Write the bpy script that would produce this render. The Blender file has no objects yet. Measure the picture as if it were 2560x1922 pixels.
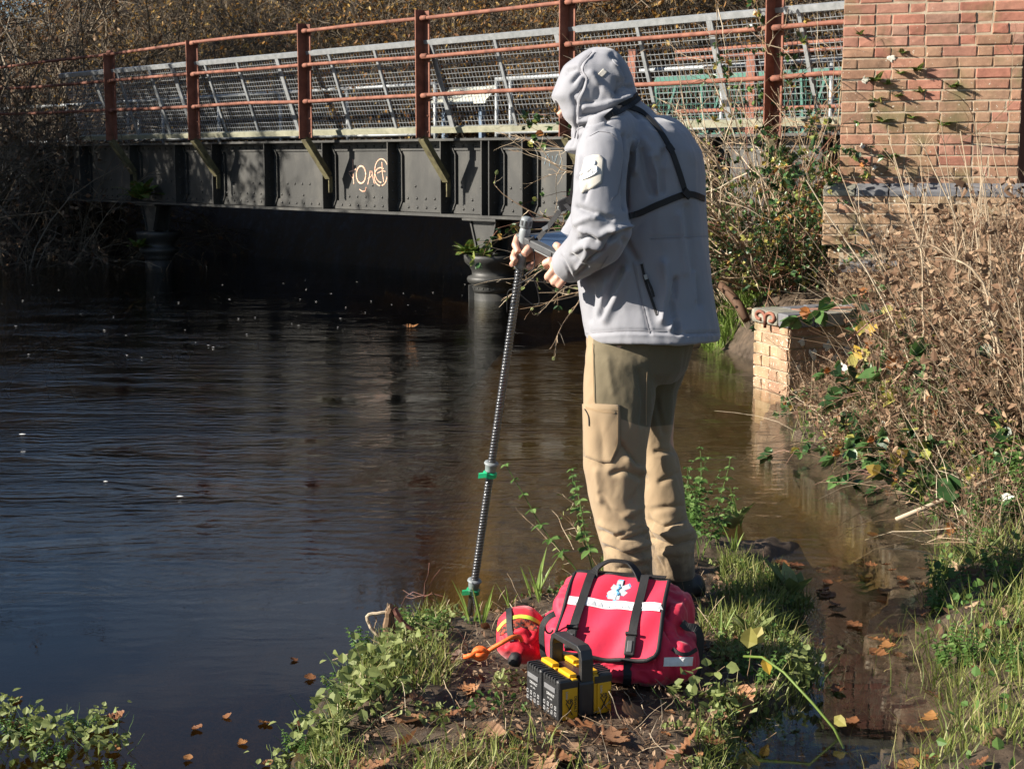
import bpy, math, random
import numpy as np
from mathutils import Vector, Matrix
from mathutils.bvhtree import BVHTree
rng = np.random.default_rng(11); random.seed(5)
sc = bpy.context.scene; COL = sc.collection
# ------------------------------------------------------------------ camera, sky, sun, exposure
F = 3900.0; PIT = math.radians(8.2); H = 1.42          # focal length in photo pixels, pitch down, eye height
cp, sp = math.cos(PIT), math.sin(PIT)
cd = bpy.data.cameras.new('camera'); cam = bpy.data.objects.new('camera', cd); COL.objects.link(cam)
cam.location = (0, 0, H); cam.rotation_euler = (math.pi/2 - PIT, 0, 0)
cd.sensor_width = 36; cd.lens = 36*F/2560; cd.clip_end = 800; cd.clip_start = .05
cd.dof.use_dof = True; cd.dof.focus_distance = 4.9; cd.dof.aperture_fstop = 26
sc.camera = cam
SUN_AZ = math.atan2(-.982, -.19); SUN_EL = math.radians(27)
w = bpy.data.worlds.new('World'); sc.world = w; w.use_nodes = True
nt = w.node_tree; bg = nt.nodes['Background']
sky = nt.nodes.new('ShaderNodeTexSky'); sky.sky_type = 'NISHITA'; sky.sun_disc = False
sky.sun_elevation = SUN_EL; sky.sun_rotation = SUN_AZ % (2*math.pi); sky.air_density = .85; sky.dust_density = .15; sky.ozone_density = 1.8
# a few thin fair-weather clouds all over the sky
tc = nt.nodes.new('ShaderNodeTexCoord'); mp = nt.nodes.new('ShaderNodeMapping'); mp.inputs['Scale'].default_value = (1, 1, 3.0)
nz = nt.nodes.new('ShaderNodeTexNoise'); nz.inputs['Scale'].default_value = 3.4; nz.inputs['Detail'].default_value = 7; nz.inputs['Roughness'].default_value = .55
cr = nt.nodes.new('ShaderNodeValToRGB'); cr.color_ramp.elements[0].position = .52; cr.color_ramp.elements[1].position = .74
cr.color_ramp.elements[1].color = (.55, .55, .55, 1)
mx = nt.nodes.new('ShaderNodeMixRGB'); mx.inputs[2].default_value = (6.0, 6.2, 6.6, 1)
nt.links.new(tc.outputs['Generated'], mp.inputs[0]); nt.links.new(mp.outputs[0], nz.inputs[0]); nt.links.new(nz.outputs[0], cr.inputs[0])
nt.links.new(cr.outputs[0], mx.inputs[0]); nt.links.new(sky.outputs[0], mx.inputs[1]); nt.links.new(mx.outputs[0], bg.inputs[0])
bg.inputs[1].default_value = .05
sl = bpy.data.lights.new('sun', 'SUN'); sl.energy = 5.0; sl.angle = math.radians(.5); sl.color = (1, .92, .80)
so = bpy.data.objects.new('sun', sl); COL.objects.link(so)
SUNV = Vector((math.cos(SUN_EL)*math.sin(SUN_AZ), math.cos(SUN_EL)*math.cos(SUN_AZ), math.sin(SUN_EL)))
so.rotation_euler = SUNV.to_track_quat('Z', 'Y').to_euler()
vs = sc.view_settings; vs.view_transform = 'Standard'; vs.look = 'None'; vs.gamma = 1; vs.use_curve_mapping = False; vs.exposure = 1.35
cy = sc.cycles; cy.max_bounces = 8; cy.transparent_max_bounces = 12; cy.caustics_reflective = False; cy.caustics_refractive = False
cy.use_adaptive_sampling = True; cy.sample_clamp_indirect = 6
try: cy.use_denoising = True; cy.denoiser = 'OPENIMAGEDENOISE'
except Exception: pass
# ------------------------------------------------------------------ picture <-> place
def ray(u, v):
    dx, dz = (u-1280)/F, (961-v)/F
    return np.array([dx, cp+dz*sp, -sp+dz*cp])
CAM = np.array([0, 0, H])
def at(u, v, y): r = ray(u, v); return CAM + r*(y/r[1])
def gnd(u, v, z=0.): r = ray(u, v); return CAM + r*((z-H)/r[2])
def proj(Pn):
    q = np.asarray(Pn) - CAM; Z = q[..., 1]*cp - q[..., 2]*sp
    return 1280+F*q[..., 0]/Z, 961-F*(q[..., 1]*sp+q[..., 2]*cp)/Z
def mpp(y): return y*1.0/F                         # metres per photo pixel at depth y (near enough)
nrm = lambda a: a/np.maximum(np.linalg.norm(a, axis=-1, keepdims=True), 1e-9)
# ------------------------------------------------------------------ mesh builder
class MB:
    def __init__(s): s.v = []; s.q = []; s.t = []; s.tint = []; s.n = 0; s.mq = []; s.mt = []
    def add(s, V, quads=None, tris=None, tint=None, m=0):
        V = np.asarray(V, float).reshape(-1, 3); k = len(V)
        if quads is not None and len(quads):
            a = np.asarray(quads, int)+s.n; s.q.append(a); s.mq.append(np.full(len(a), m))
        if tris is not None and len(tris):
            a = np.asarray(tris, int)+s.n; s.t.append(a); s.mt.append(np.full(len(a), m))
        s.v.append(V); s.tint.append(np.broadcast_to(np.asarray(0. if tint is None else tint, float), (k,)))
        s.n += k; return s
    def box(s, c, ex, ey, ez, m=0):                 # centre and three half-extent vectors
        c, ex, ey, ez = [np.asarray(a, float) for a in (c, ex, ey, ez)]
        V = [c+i*ex+j*ey+k*ez for k in (-1, 1) for j in (-1, 1) for i in (-1, 1)]
        return s.add(V, [(0, 2, 3, 1), (4, 5, 7, 6), (0, 1, 5, 4), (2, 6, 7, 3), (0, 4, 6, 2), (1, 3, 7, 5)], m=m)
    def bar(s, a, b, w, h, up=(0, 0, 1), m=0):      # rectangular bar between two points
        a, b = np.asarray(a, float), np.asarray(b, float); d = b-a; L = np.linalg.norm(d); d = d/L
        sd = np.cross(d, up); sd = sd/np.linalg.norm(sd); u2 = np.cross(sd, d)
        return s.box((a+b)/2, d*L/2, sd*w/2, u2*h/2, m)
    def ring(s, rings, closed_ends=True, m=0, tint=None):     # rings: (K,N,3)
        R = np.asarray(rings, float); K, N = R.shape[:2]
        i = np.arange(N); j = (i+1) % N; qs = []
        for k in range(K-1): qs.append(np.stack([k*N+i, k*N+j, (k+1)*N+j, (k+1)*N+i], 1))
        V = R.reshape(-1, 3); tr = []
        if closed_ends:
            V = np.vstack([V, R[0].mean(0), R[-1].mean(0)]); a, b = K*N, K*N+1
            tr = np.vstack([np.stack([np.full(N, a), j, i], 1), np.stack([np.full(N, b), (K-1)*N+i, (K-1)*N+j], 1)])
        return s.add(V, np.vstack(qs), tr, m=m, tint=tint)
    def tube(s, pts, r, n=8, m=0, flat=1., up=(.13, .21, .97), tint=None):
        Pt = np.asarray(pts, float); K = len(Pt); r = np.broadcast_to(np.asarray(r, float), (K,))
        T = nrm(np.gradient(Pt, axis=0)); x = np.cross(T[0], up); x = x/np.linalg.norm(x); R = []
        a = np.arange(n)*2*np.pi/n
        for k in range(K):
            x = x-T[k]*x.dot(T[k]); x = x/np.linalg.norm(x); y = np.cross(T[k], x)
            R.append(Pt[k]+r[k]*(np.cos(a)[:, None]*x+flat*np.sin(a)[:, None]*y))
        return s.ring(R, m=m, tint=tint)
    def lathe(s, c, prof, n=24, m=0, ax=(0, 0, 1)):
        c = np.asarray(c, float); z = nrm(np.asarray(ax, float)); x = np.cross(z, (.3, .9, .1)); x = nrm(x); y = np.cross(z, x)
        a = np.arange(n)*2*np.pi/n
        return s.ring([c+z*h+r*(np.cos(a)[:, None]*x+np.sin(a)[:, None]*y) for r, h in prof], m=m)
    def tubes(s, Pc, Rr, n=3, tint=None):            # many thin stems at once: Pc (N,K,3), Rr (N,K)
        Pc = np.asarray(Pc); N, K = Pc.shape[:2]
        if N == 0: return s
        T = nrm(np.gradient(Pc, axis=1)); up = np.array([.31, .17, .93]); x = nrm(np.cross(T, up)); y = np.cross(T, x)
        V = []
        for i in range(n):
            a = i*2*np.pi/n; V.append(Pc+Rr[..., None]*(math.cos(a)*x+math.sin(a)*y))
        V = np.stack(V, 2)                           # N,K,n,3
        b = (np.arange(N)*K*n)[:, None, None]+(np.arange(K-1)*n)[None, :, None]; i = np.arange(n)[None, None, :]; j = (i+1) % n
        Q = np.stack([b+i, b+j, b+n+j, b+n+i], -1).reshape(-1, 4)
        return s.add(V.reshape(-1, 3), Q, tint=None if tint is None else np.repeat(tint, K*n))
    def blades(s, Pc, Wd, side, tint=None):          # flat tapering blades: Pc (N,K,3), Wd (N,K), side (N,3)
        N, K = Pc.shape[:2]; o = Wd[..., None]*side[:, None, :]
        V = np.stack([Pc-o, Pc+o], 2).reshape(-1, 3); b = (np.arange(N)*K*2)[:, None]+(np.arange(K-1)*2)[None]
        Q = np.stack([b, b+1, b+3, b+2], -1).reshape(-1, 4)
        return s.add(V, Q, tint=None if tint is None else np.repeat(tint, K*2))
    def leaves(s, B, Dr, Nn, L, W, tint=None, fold=.25, curl=.0):
        N = len(B)
        if N == 0: return s
        Dr = nrm(Dr); sd = nrm(np.cross(Dr, Nn)); Nn = np.cross(sd, Dr); L = np.broadcast_to(L, (N,))[:, None]; W = np.broadcast_to(W, (N,))[:, None]
        rows = [(0, .0), (.28, .85), (.62, .8), (1, 0)]
        c1 = B+Dr*L*.3-Nn*W*fold*.4; c2 = B+Dr*L*.64-Nn*(W*fold*.3+curl*L*.25)
        up = Nn*W*fold; t = B+Dr*L-Nn*curl*L*.6
        V = np.stack([B, c1-sd*W*.9+up, c1, c1+sd*W*.9+up, c2-sd*W*.8+up, c2, c2+sd*W*.8+up, t], 1).reshape(-1, 3)
        b = (np.arange(N)*8)[:, None]
        Q = np.concatenate([b+np.array([[1, 2, 5, 4]]), b+np.array([[2, 3, 6, 5]])]); T = np.concatenate([b+np.array([[q]]).reshape(1, 3) for q in ((0, 2, 1), (0, 3, 2), (4, 5, 7), (5, 6, 7))])
        return s.add(V, Q, T, tint=None if tint is None else np.repeat(tint, 8))
    def arrays(s):
        V = np.vstack(s.v) if s.v else np.zeros((0, 3))
        Q = np.vstack(s.q) if s.q else np.zeros((0, 4), int); T = np.vstack(s.t) if s.t else np.zeros((0, 3), int)
        return V, Q, T
    def mesh(s, name, org=(0, 0, 0), smooth=False):
        V, Q, T = s.arrays(); V = V-np.asarray(org)
        me = bpy.data.meshes.new(name); nv = len(V); nq, n3 = len(Q), len(T)
        me.vertices.add(nv); me.vertices.foreach_set('co', V.astype(np.float32).ravel())
        me.loops.add(nq*4+n3*3); me.loops.foreach_set('vertex_index', np.concatenate([Q.ravel(), T.ravel()]).astype(np.int32))
        me.polygons.add(nq+n3)
        me.polygons.foreach_set('loop_start', np.concatenate([np.arange(nq)*4, nq*4+np.arange(n3)*3]).astype(np.int32))
        me.polygons.foreach_set('material_index', np.concatenate(s.mq+s.mt).astype(np.int32) if (s.mq or s.mt) else np.zeros(0, np.int32))
        me.polygons.foreach_set('use_smooth', np.full(nq+n3, bool(smooth)))
        at_ = me.attributes.new('tint', 'FLOAT', 'POINT'); at_.data.foreach_set('value', np.concatenate(s.tint).astype(np.float32))
        me.update(calc_edges=True); return me
ORG = {}
def tag(o, label=None, cat=None, group=None, kind=None):
    for k, v in (('label', label), ('category', cat), ('group', group), ('kind', kind)):
        if v: o[k] = v
    return o
def thing(name, label, cat, loc=(0, 0, 0), group=None):
    o = bpy.data.objects.new(name, None); COL.objects.link(o); o.location = loc; o.empty_display_size = .1
    ORG[o.name] = np.asarray(loc, float); return tag(o, label, cat, group)
def obj(name, mb, mat, parent=None, smooth=False, kind=None, label=None, org=None, bevel=0):
    og = ORG[parent.name] if parent is not None else (np.zeros(3) if org is None else np.asarray(org, float))
    me = mb.mesh(name, og, smooth) if isinstance(mb, MB) else mb
    for m in (mat if isinstance(mat, (list, tuple)) else [mat]): me.materials.append(m)
    o = bpy.data.objects.new(name, me); COL.objects.link(o)
    if parent is not None: o.parent = parent
    else: o.location = og
    ORG[o.name] = og
    if bevel:
        b = o.modifiers.new('Bevel', 'BEVEL'); b.width = bevel; b.segments = 2; b.limit_method = 'ANGLE'
    if smooth == 'auto': pass
    return tag(o, label, kind=kind)
def copy_tree(o, loc, rz=0, sc_=1, label=None, group=None, tilt=(0, 0)):
    c = o.copy(); COL.objects.link(c); c.location = loc; c.rotation_euler = (tilt[0], tilt[1], rz)
    c.scale = (sc_, sc_, sc_) if np.isscalar(sc_) else sc_
    if label: c['label'] = label
    if group: c['group'] = group
    for ch in list(o.children):
        k = ch.copy(); COL.objects.link(k); k.parent = c
        for g in ch.children:
            d = g.copy(); COL.objects.link(d); d.parent = k
    return c
# ------------------------------------------------------------------ noise
def vnoise(x, y, seed=0):
    x = np.asarray(x, float); y = np.asarray(y, float); xi = np.floor(x).astype(int); yi = np.floor(y).astype(int); fx = x-xi; fy = y-yi
    fx = fx*fx*(3-2*fx); fy = fy*fy*(3-2*fy)
    def h(a, b):
        n = (a*374761393+b*668265263+seed*1442695041) & 0x7fffffff; n = ((n ^ (n >> 13))*1274126177) & 0x7fffffff
        return ((n ^ (n >> 16)) & 0xffff)/65535.
    return (h(xi, yi)*(1-fx)+h(xi+1, yi)*fx)*(1-fy)+(h(xi, yi+1)*(1-fx)+h(xi+1, yi+1)*fx)*fy
def fbm(x, y, o=4, seed=0):
    r = 0; a = .5
    for k in range(o): r = r+a*(vnoise(x*2**k, y*2**k, seed+k)-.5); a *= .5
    return r
def segdist(px, py, A, Bp, closed=True):
    d = np.full(np.shape(px), 1e9); n = len(A)
    for i in range(n):
        a, b = A[i], Bp[i]; ab = b-a; t = np.clip(((px-a[0])*ab[0]+(py-a[1])*ab[1])/max(ab.dot(ab), 1e-12), 0, 1)
        d = np.minimum(d, np.hypot(px-a[0]-t*ab[0], py-a[1]-t*ab[1]))
    return d
def inpoly(px, py, poly):
    c = np.zeros(np.shape(px), bool); n = len(poly)
    for i in range(n):
        (x1, y1), (x2, y2) = poly[i], poly[(i+1) % n]
        with np.errstate(divide='ignore', invalid='ignore'):
            c ^= ((y1 > py) != (y2 > py)) & (px < (x2-x1)*(py-y1)/(y2-y1+1e-12)+x1)
    return c
def sdpoly(px, py, poly):
    P_ = np.asarray(poly, float); d = segdist(px, py, P_, np.roll(P_, -1, 0)); return np.where(inpoly(px, py, P_), d, -d)
sst = lambda t: (lambda k: k*k*(3-2*k))(np.clip(t, 0, 1))
# ------------------------------------------------------------------ materials
def nodes(name):
    m = bpy.data.materials.new(name); m.use_nodes = True; n = m.node_tree
    return m, n, n.nodes['Principled BSDF']
def ramp(n, stops):
    r = n.nodes.new('ShaderNodeValToRGB'); e = r.color_ramp.elements
    while len(e) < len(stops): e.new(.5)
    for el, (p, c) in zip(e, stops): el.position = p; el.color = (*c, 1)
    return r
def noise(n, scale, detail=6, rough=.6, coord='Object', stretch=None, dist=0):
    t = n.nodes.new('ShaderNodeTexCoord'); x = n.nodes.new('ShaderNodeTexNoise')
    x.inputs['Scale'].default_value = scale; x.inputs['Detail'].default_value = detail; x.inputs['Roughness'].default_value = rough; x.inputs['Distortion'].default_value = dist
    src = t.outputs[coord]
    if coord == 'World':
        pass
    if stretch:
        mpn = n.nodes.new('ShaderNodeMapping'); mpn.inputs['Scale'].default_value = stretch; n.links.new(src, mpn.inputs[0]); src = mpn.outputs[0]
    n.links.new(src, x.inputs['Vector']); return x
def mixc(n, fac, a, b, mode='MIX'):
    x = n.nodes.new('ShaderNodeMixRGB'); x.blend_type = mode
    for i, q in ((0, fac), (1, a), (2, b)):
        if hasattr(q, 'is_linked') or hasattr(q, 'links'): n.links.new(q, x.inputs[i])
        else: x.inputs[i].default_value = q if i == 0 else (*q, 1)
    return x.outputs[0]
def bump(n, b, h, strength=.3, dist=.01):
    x = n.nodes.new('ShaderNodeBump'); x.inputs['Strength'].default_value = strength; x.inputs['Distance'].default_value = dist
    n.links.new(h, x.inputs['Height']); n.links.new(x.outputs[0], b.inputs['Normal'])
def pm(name, stops, scale=8, rough=.6, metal=0, bmp=.2, bdist=.004, bscale=None, stretch=None, detail=6, spec=.5, sheen=0):
    m, n, b = nodes(name); x = noise(n, scale, detail, stretch=stretch)
    if len(stops) == 1: c = stops[0]; stops = [(.3, tuple(k*.85 for k in c)), (.7, tuple(min(1, k*1.12) for k in c))]
    r = ramp(n, stops); n.links.new(x.outputs[0], r.inputs[0]); n.links.new(r.outputs[0], b.inputs['Base Color'])
    b.inputs['Roughness'].default_value = rough; b.inputs['Metallic'].default_value = metal; b.inputs['Specular IOR Level'].default_value = spec
    if sheen: b.inputs['Sheen Weight'].default_value = sheen
    if bmp:
        y = noise(n, bscale or scale*6, 5, stretch=stretch); bump(n, b, y.outputs[0], bmp, bdist)
    return m
def leafm(name, stops, rough=.5, trans=.3, spec=.35):
    m, n, b = nodes(name); a = n.nodes.new('ShaderNodeAttribute'); a.attribute_name = 'tint'
    r = ramp(n, stops); n.links.new(a.outputs['Fac'], r.inputs[0])
    x = noise(n, 60, 4); v = mixc(n, .35, r.outputs[0], mixc(n, x.outputs[0], (.35, .35, .35), (1.5, 1.5, 1.5)), 'MULTIPLY')
    n.links.new(v, b.inputs['Base Color']); b.inputs['Roughness'].default_value = rough; b.inputs['Specular IOR Level'].default_value = spec
    t = n.nodes.new('ShaderNodeBsdfTranslucent'); n.links.new(v, t.inputs[0]); ms = n.nodes.new('ShaderNodeMixShader'); ms.inputs[0].default_value = trans
    n.links.new(b.outputs[0], ms.inputs[1]); n.links.new(t.outputs[0], ms.inputs[2]); n.links.new(ms.outputs[0], n.nodes['Material Output'].inputs[0]); return m
# ------------------------------------------------------------------ growing things
def grow(St, Dr, L, K, wander, up=0., r=None):
    r = r or rng; N = len(St); Pc = np.zeros((N, K, 3)); Pc[:, 0] = St; d = nrm(np.asarray(Dr, float)); st = np.broadcast_to(L, (N,))/(K-1)
    for k in range(1, K):
        d = nrm(d+r.normal(0, wander, (N, 3))+np.array([0, 0, up])); Pc[:, k] = Pc[:, k-1]+d*st[:, None]
    return Pc
def spawn(Pc, m, spread=.8, t0=.25, r=None):
    r = r or rng; N, K = Pc.shape[:2]; i = r.integers(0, N, m); k = r.integers(max(1, int(t0*K)), K, m)
    T = nrm(Pc[i, k]-Pc[i, k-1]); f = r.random((m, 1)); S = Pc[i, k-1]*(1-f)+Pc[i, k]*f
    return S, nrm(T+r.normal(0, spread, (m, 3)))
def taper(N, K, r0, r1=.25): return np.linspace(1, r1, K)[None]*np.broadcast_to(r0, (N,))[:, None]
def rdir(N, zb=0., r=None):
    d = (r or rng).normal(0, 1, (N, 3)); d[:, 2] += zb; return nrm(d)
# ------------------------------------------------------------------ bridge frame (needed for the lie of the land)
D = nrm(np.array([-3450., F*cp+561*sp, 0])); NB = np.array([-D[1], D[0], 0]);  # along the bridge (away, left); outward normal to the viewer
NB = -NB if NB[1] > 0 else NB
r_ = ray(1230, 700); OB = np.array([r_[0]/r_[1]*15.9, 15.9, 0])
def Bp(s, off, z): return OB+D*s+NB*off+np.array([0, 0, z])
def bpx(u, v, off):
    r = ray(u, v); t = ((OB-CAM).dot(NB)+off)/r.dot(NB); p = CAM+r*t; return (p-OB).dot(D), p[2]
# ------------------------------------------------------------------ lie of the land
ISL = np.array([gnd(*q)[:2] for q in [(800, 2150), (730, 1922), (770, 1860), (815, 1790), (860, 1700), (890, 1630), (930, 1580), (1010, 1548), (1110, 1525), (1180, 1535), (1240, 1505), (1330, 1485),
    (1420, 1475), (1480, 1440), (1500, 1400), (1560, 1370), (1650, 1350), (1750, 1340), (1850, 1350), (1960, 1335), (2020, 1365), (1960, 1400), (1880, 1420), (1990, 1450), (2040, 1490), (2060, 1515), (2000, 1550), (1960, 1580),
    (2040, 1620), (2090, 1690), (2040, 1740), (1960, 1790), (1890, 1830), (1860, 1922), (1850, 2150)]])
RB = np.array([gnd(*q)[:2] for q in [(1990, 1090), (2100, 1160), (2200, 1200), (2290, 1265), (2340, 1330), (2390, 1385), (2370, 1450), (2350, 1540), (2330, 1600), (2380, 1680), (2440, 1750), (2440, 1800), (2400, 1850), (2370, 1890),
    (2350, 2100), (3600, 2100), (5200, 905), (2700, 868), (2200, 885), (2060, 940), (2000, 1000)]])
AB = np.array([(2.0, 9.9), (1.55, 11.8), (1.65, 12.7), (2.3, 13.8), (3.5, 14.6), (16, 14), (16, 9.5), (3.2, 9.6)])
S_LEFT = bpx(150, 400, 0)[0]
def gz(x, y, rough=True):
    x = np.asarray(x, float); y = np.asarray(y, float)
    di = sdpoly(x, y, ISL); dr = sdpoly(x, y, RB); da = sdpoly(x, y, AB)
    if rough:
        j = fbm(x*5, y*5, 3, 3)*.13+fbm(x*17, y*17, 2, 13)*.05; di = di+j; dr = dr+j
    dd = -np.maximum(np.maximum(di, dr), da)
    bed = -.11-.12*sst(dd/.3)-.55*sst((dd-1.0)/4)-.50*sst((-x-.05)/.55)*sst(dd/.45)
    hi = np.where(di > -.12, -.17+.198*sst((di+.10)/.20), -9)
    hr = np.where(dr > -.2, -.05+.09*sst((dr+.13)/.26)+np.clip(dr-.1, 0, 3)*.25*sst((y-4)/2.5), -9)
    ha = np.where(da > -.3, -.06+.45*sst((da+.1)/.5)+np.clip(da, 0, 6)*.16, -9)
    s = (x-OB[0])*D[0]+(y-OB[1])*D[1]; off = (x-OB[0])*NB[0]+(y-OB[1])*NB[1]
    db = -off-1.75
    hb = np.where(db > -.2, -.3+1.45*sst(db/1.0)+np.clip(db-1.5, 0, 60)*.11, -9)
    dl = s-S_LEFT; hl = np.where(dl > -1, -.3+.9*sst(dl/1.2)+np.clip(dl-1, 0, 40)*.1, -9)
    z = np.maximum.reduce([bed, hi, hr, ha, hb, hl])
    if rough:
        lump = fbm(x*14, y*14, 4, 9)*.05+fbm(x*3, y*3, 3, 21)*.05
        z = z+np.where(z > -.03, lump*sst((z+.03)/.06), lump*.5)
        k = np.maximum(sst((.36-np.hypot((x-.28)/1.25, y-4.12))/.14), sst((.24-np.hypot(x-.15, y-3.84))/.1)); z = z*(1-k)+(.026+.15*lump)*k        # mud pressed flat under the bags
    return z
def axis(segs):
    a = []
    for lo, hi, st in segs: a.append(np.arange(lo, hi-1e-6, st))
    return np.concatenate(a+[np.array([segs[-1][1]])])
gx = axis([(-160, -40, 12), (-40, -12, 2), (-12, -5, .5), (-5, -1.2, .12), (-1.2, 1.75, .013), (1.75, 4, .05), (4, 12, .4), (12, 60, 4), (60, 160, 20)])
gy = axis([(-6, 1.5, .5), (1.5, 2.9, .08), (2.9, 5.3, .013), (5.3, 9, .05), (9, 14, .12), (14, 40, .5), (40, 90, 5), (90, 260, 20)])
X, Y = np.meshgrid(gx, gy); Zg = gz(X, Y); ny, nx = X.shape
i = (np.arange(ny-1)[:, None]*nx+np.arange(nx-1)[None]).ravel()
mb = MB().add(np.stack([X, Y, Zg], -1).reshape(-1, 3), np.stack([i, i+1, i+nx+1, i+nx], 1))
m, n, b = nodes('mud')
ge = n.nodes.new('ShaderNodeNewGeometry'); sx = n.nodes.new('ShaderNodeSeparateXYZ'); n.links.new(ge.outputs['Position'], sx.inputs[0])
a1 = noise(n, 9, 8, .7); a2 = noise(n, 55, 6, .7); a3 = noise(n, 1.1, 4)
r1 = ramp(n, [(.3, (.022, .015, .010)), (.5, (.050, .034, .021)), (.72, (.10, .068, .042))]); n.links.new(a1.outputs[0], r1.inputs[0])
c = mixc(n, .5, r1.outputs[0], mixc(n, a2.outputs[0], (.25, .25, .25), (1.7, 1.6, 1.5)), 'MULTIPLY')
r2 = ramp(n, [(.3, (.075, .050, .022)), (.55, (.15, .102, .046)), (.8, (.26, .185, .09))]); n.links.new(a2.outputs[0], r2.inputs[0])   # gravelly river bed
c2 = mixc(n, .6, r2.outputs[0], mixc(n, a3.outputs[0], (.3, .3, .25), (1.5, 1.4, 1.2)), 'MULTIPLY')
mr = n.nodes.new('ShaderNodeMapRange'); n.links.new(sx.outputs[2], mr.inputs[0]); mr.inputs[1].default_value = -.26; mr.inputs[2].default_value = -.10
n.links.new(mixc(n, mr.outputs[0], c2, c), b.inputs['Base Color'])
rr = ramp(n, [(.35, (.35,)*3), (.6, (.8,)*3)]); n.links.new(a1.outputs[0], rr.inputs[0]); n.links.new(rr.outputs[0], b.inputs['Roughness'])
bump(n, b, a2.outputs[0], .55, .012)
obj('ground', mb, m, smooth=True, kind='structure')
# ------------------------------------------------------------------ river: a closed body of peaty water with a rippled face
m, n, b = nodes('river_water'); n.nodes.remove(b)
fr = n.nodes.new('ShaderNodeFresnel'); gb = n.nodes.new('ShaderNodeNewGeometry'); im = n.nodes.new('ShaderNodeMapRange'); n.links.new(gb.outputs['Backfacing'], im.inputs[0]); im.inputs[3].default_value = 1.33; im.inputs[4].default_value = 1/1.33; n.links.new(im.outputs[0], fr.inputs[0])      # same strength of mirror from either side
gl = n.nodes.new('ShaderNodeBsdfGlossy'); gl.inputs['Roughness'].default_value = .015
tr = n.nodes.new('ShaderNodeBsdfTransparent'); tr.inputs[0].default_value = (.93, .95, .93, 1)
ms = n.nodes.new('ShaderNodeMixShader'); n.links.new(fr.outputs[0], ms.inputs[0]); n.links.new(tr.outputs[0], ms.inputs[1]); n.links.new(gl.outputs[0], ms.inputs[2])
n.links.new(ms.outputs[0], n.nodes['Material Output'].inputs[0])
va = n.nodes.new('ShaderNodeVolumeAbsorption'); va.inputs['Color'].default_value = (.56, .49, .30, 1); va.inputs['Density'].default_value = 1.6
n.links.new(va.outputs[0], n.nodes['Material Output'].inputs[1])
w1 = noise(n, 3.4, 5, .6, stretch=(.75, 1.15, 1), dist=2.2); w2 = noise(n, 17, 3, .5, stretch=(.6, 1.2, 1), dist=.5); w3 = noise(n, .5, 3, .5, dist=.6)
wv = n.nodes.new('ShaderNodeTexWave'); wv.wave_type = 'RINGS'; wv.inputs['Scale'].default_value = 3.6; wv.inputs['Distortion'].default_value = 6; wv.inputs['Detail'].default_value = 3; wv.inputs['Detail Scale'].default_value = 1.6
t = n.nodes.new('ShaderNodeTexCoord'); mpn = n.nodes.new('ShaderNodeMapping'); mpn.inputs['Location'].default_value = (.9, -5.2, 0); n.links.new(t.outputs['Object'], mpn.inputs[0]); n.links.new(mpn.outputs[0], wv.inputs[0])
def mth(op, a, bb):
    q = n.nodes.new('ShaderNodeMath'); q.operation = op
    for k, z in enumerate((a, bb)):
        if hasattr(z, 'links'): n.links.new(z, q.inputs[k])
        else: q.inputs[k].default_value = z
    return q.outputs[0]
ge = n.nodes.new('ShaderNodeNewGeometry'); sx = n.nodes.new('ShaderNodeSeparateXYZ'); n.links.new(ge.outputs['Position'], sx.inputs[0])
cal = n.nodes.new('ShaderNodeMapRange'); n.links.new(mth('ADD', sx.outputs[1], mth('MULTIPLY', w3.outputs[0], 3.2)), cal.inputs[0])
cal.inputs[1].default_value = 5.9; cal.inputs[2].default_value = 8.6; cal.inputs[3].default_value = .025; cal.inputs[4].default_value = 1.
shl = n.nodes.new('ShaderNodeMapRange'); n.links.new(sx.outputs[0], shl.inputs[0]); shl.inputs[1].default_value = .9; shl.inputs[2].default_value = 1.7; shl.inputs[3].default_value = 1.; shl.inputs[4].default_value = .25
amp = mth('MULTIPLY', cal.outputs[0], shl.outputs[0])
hgt = mth('ADD', mth('ADD', mth('MULTIPLY', w1.outputs[0], 1.), mth('MULTIPLY', w2.outputs[0], .13)), mth('MULTIPLY', wv.outputs[1], .16))
w4 = noise(n, .9, 4, .6, stretch=(.6, 1.3, 1), dist=1.5); pat = n.nodes.new('ShaderNodeMapRange'); n.links.new(w4.outputs[0], pat.inputs[0]); pat.inputs[1].default_value = .38; pat.inputs[2].default_value = .62; pat.inputs[3].default_value = .22; pat.inputs[4].default_value = 1.35       # calm and ruffled patches
hh = mth('MULTIPLY', hgt, mth('MULTIPLY', amp, pat.outputs[0]))
bu = n.nodes.new('ShaderNodeBump'); bu.inputs['Strength'].default_value = .5; bu.inputs['Distance'].default_value = .0125; n.links.new(hh, bu.inputs['Height'])
n.links.new(bu.outputs[0], fr.inputs[1]); n.links.new(bu.outputs[0], gl.inputs['Normal'])
obj('river_water', MB().box((0, 30, -.75), (100, 0, 0), (0, 38, 0), (0, 0, .75)), m, kind='structure')
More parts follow.
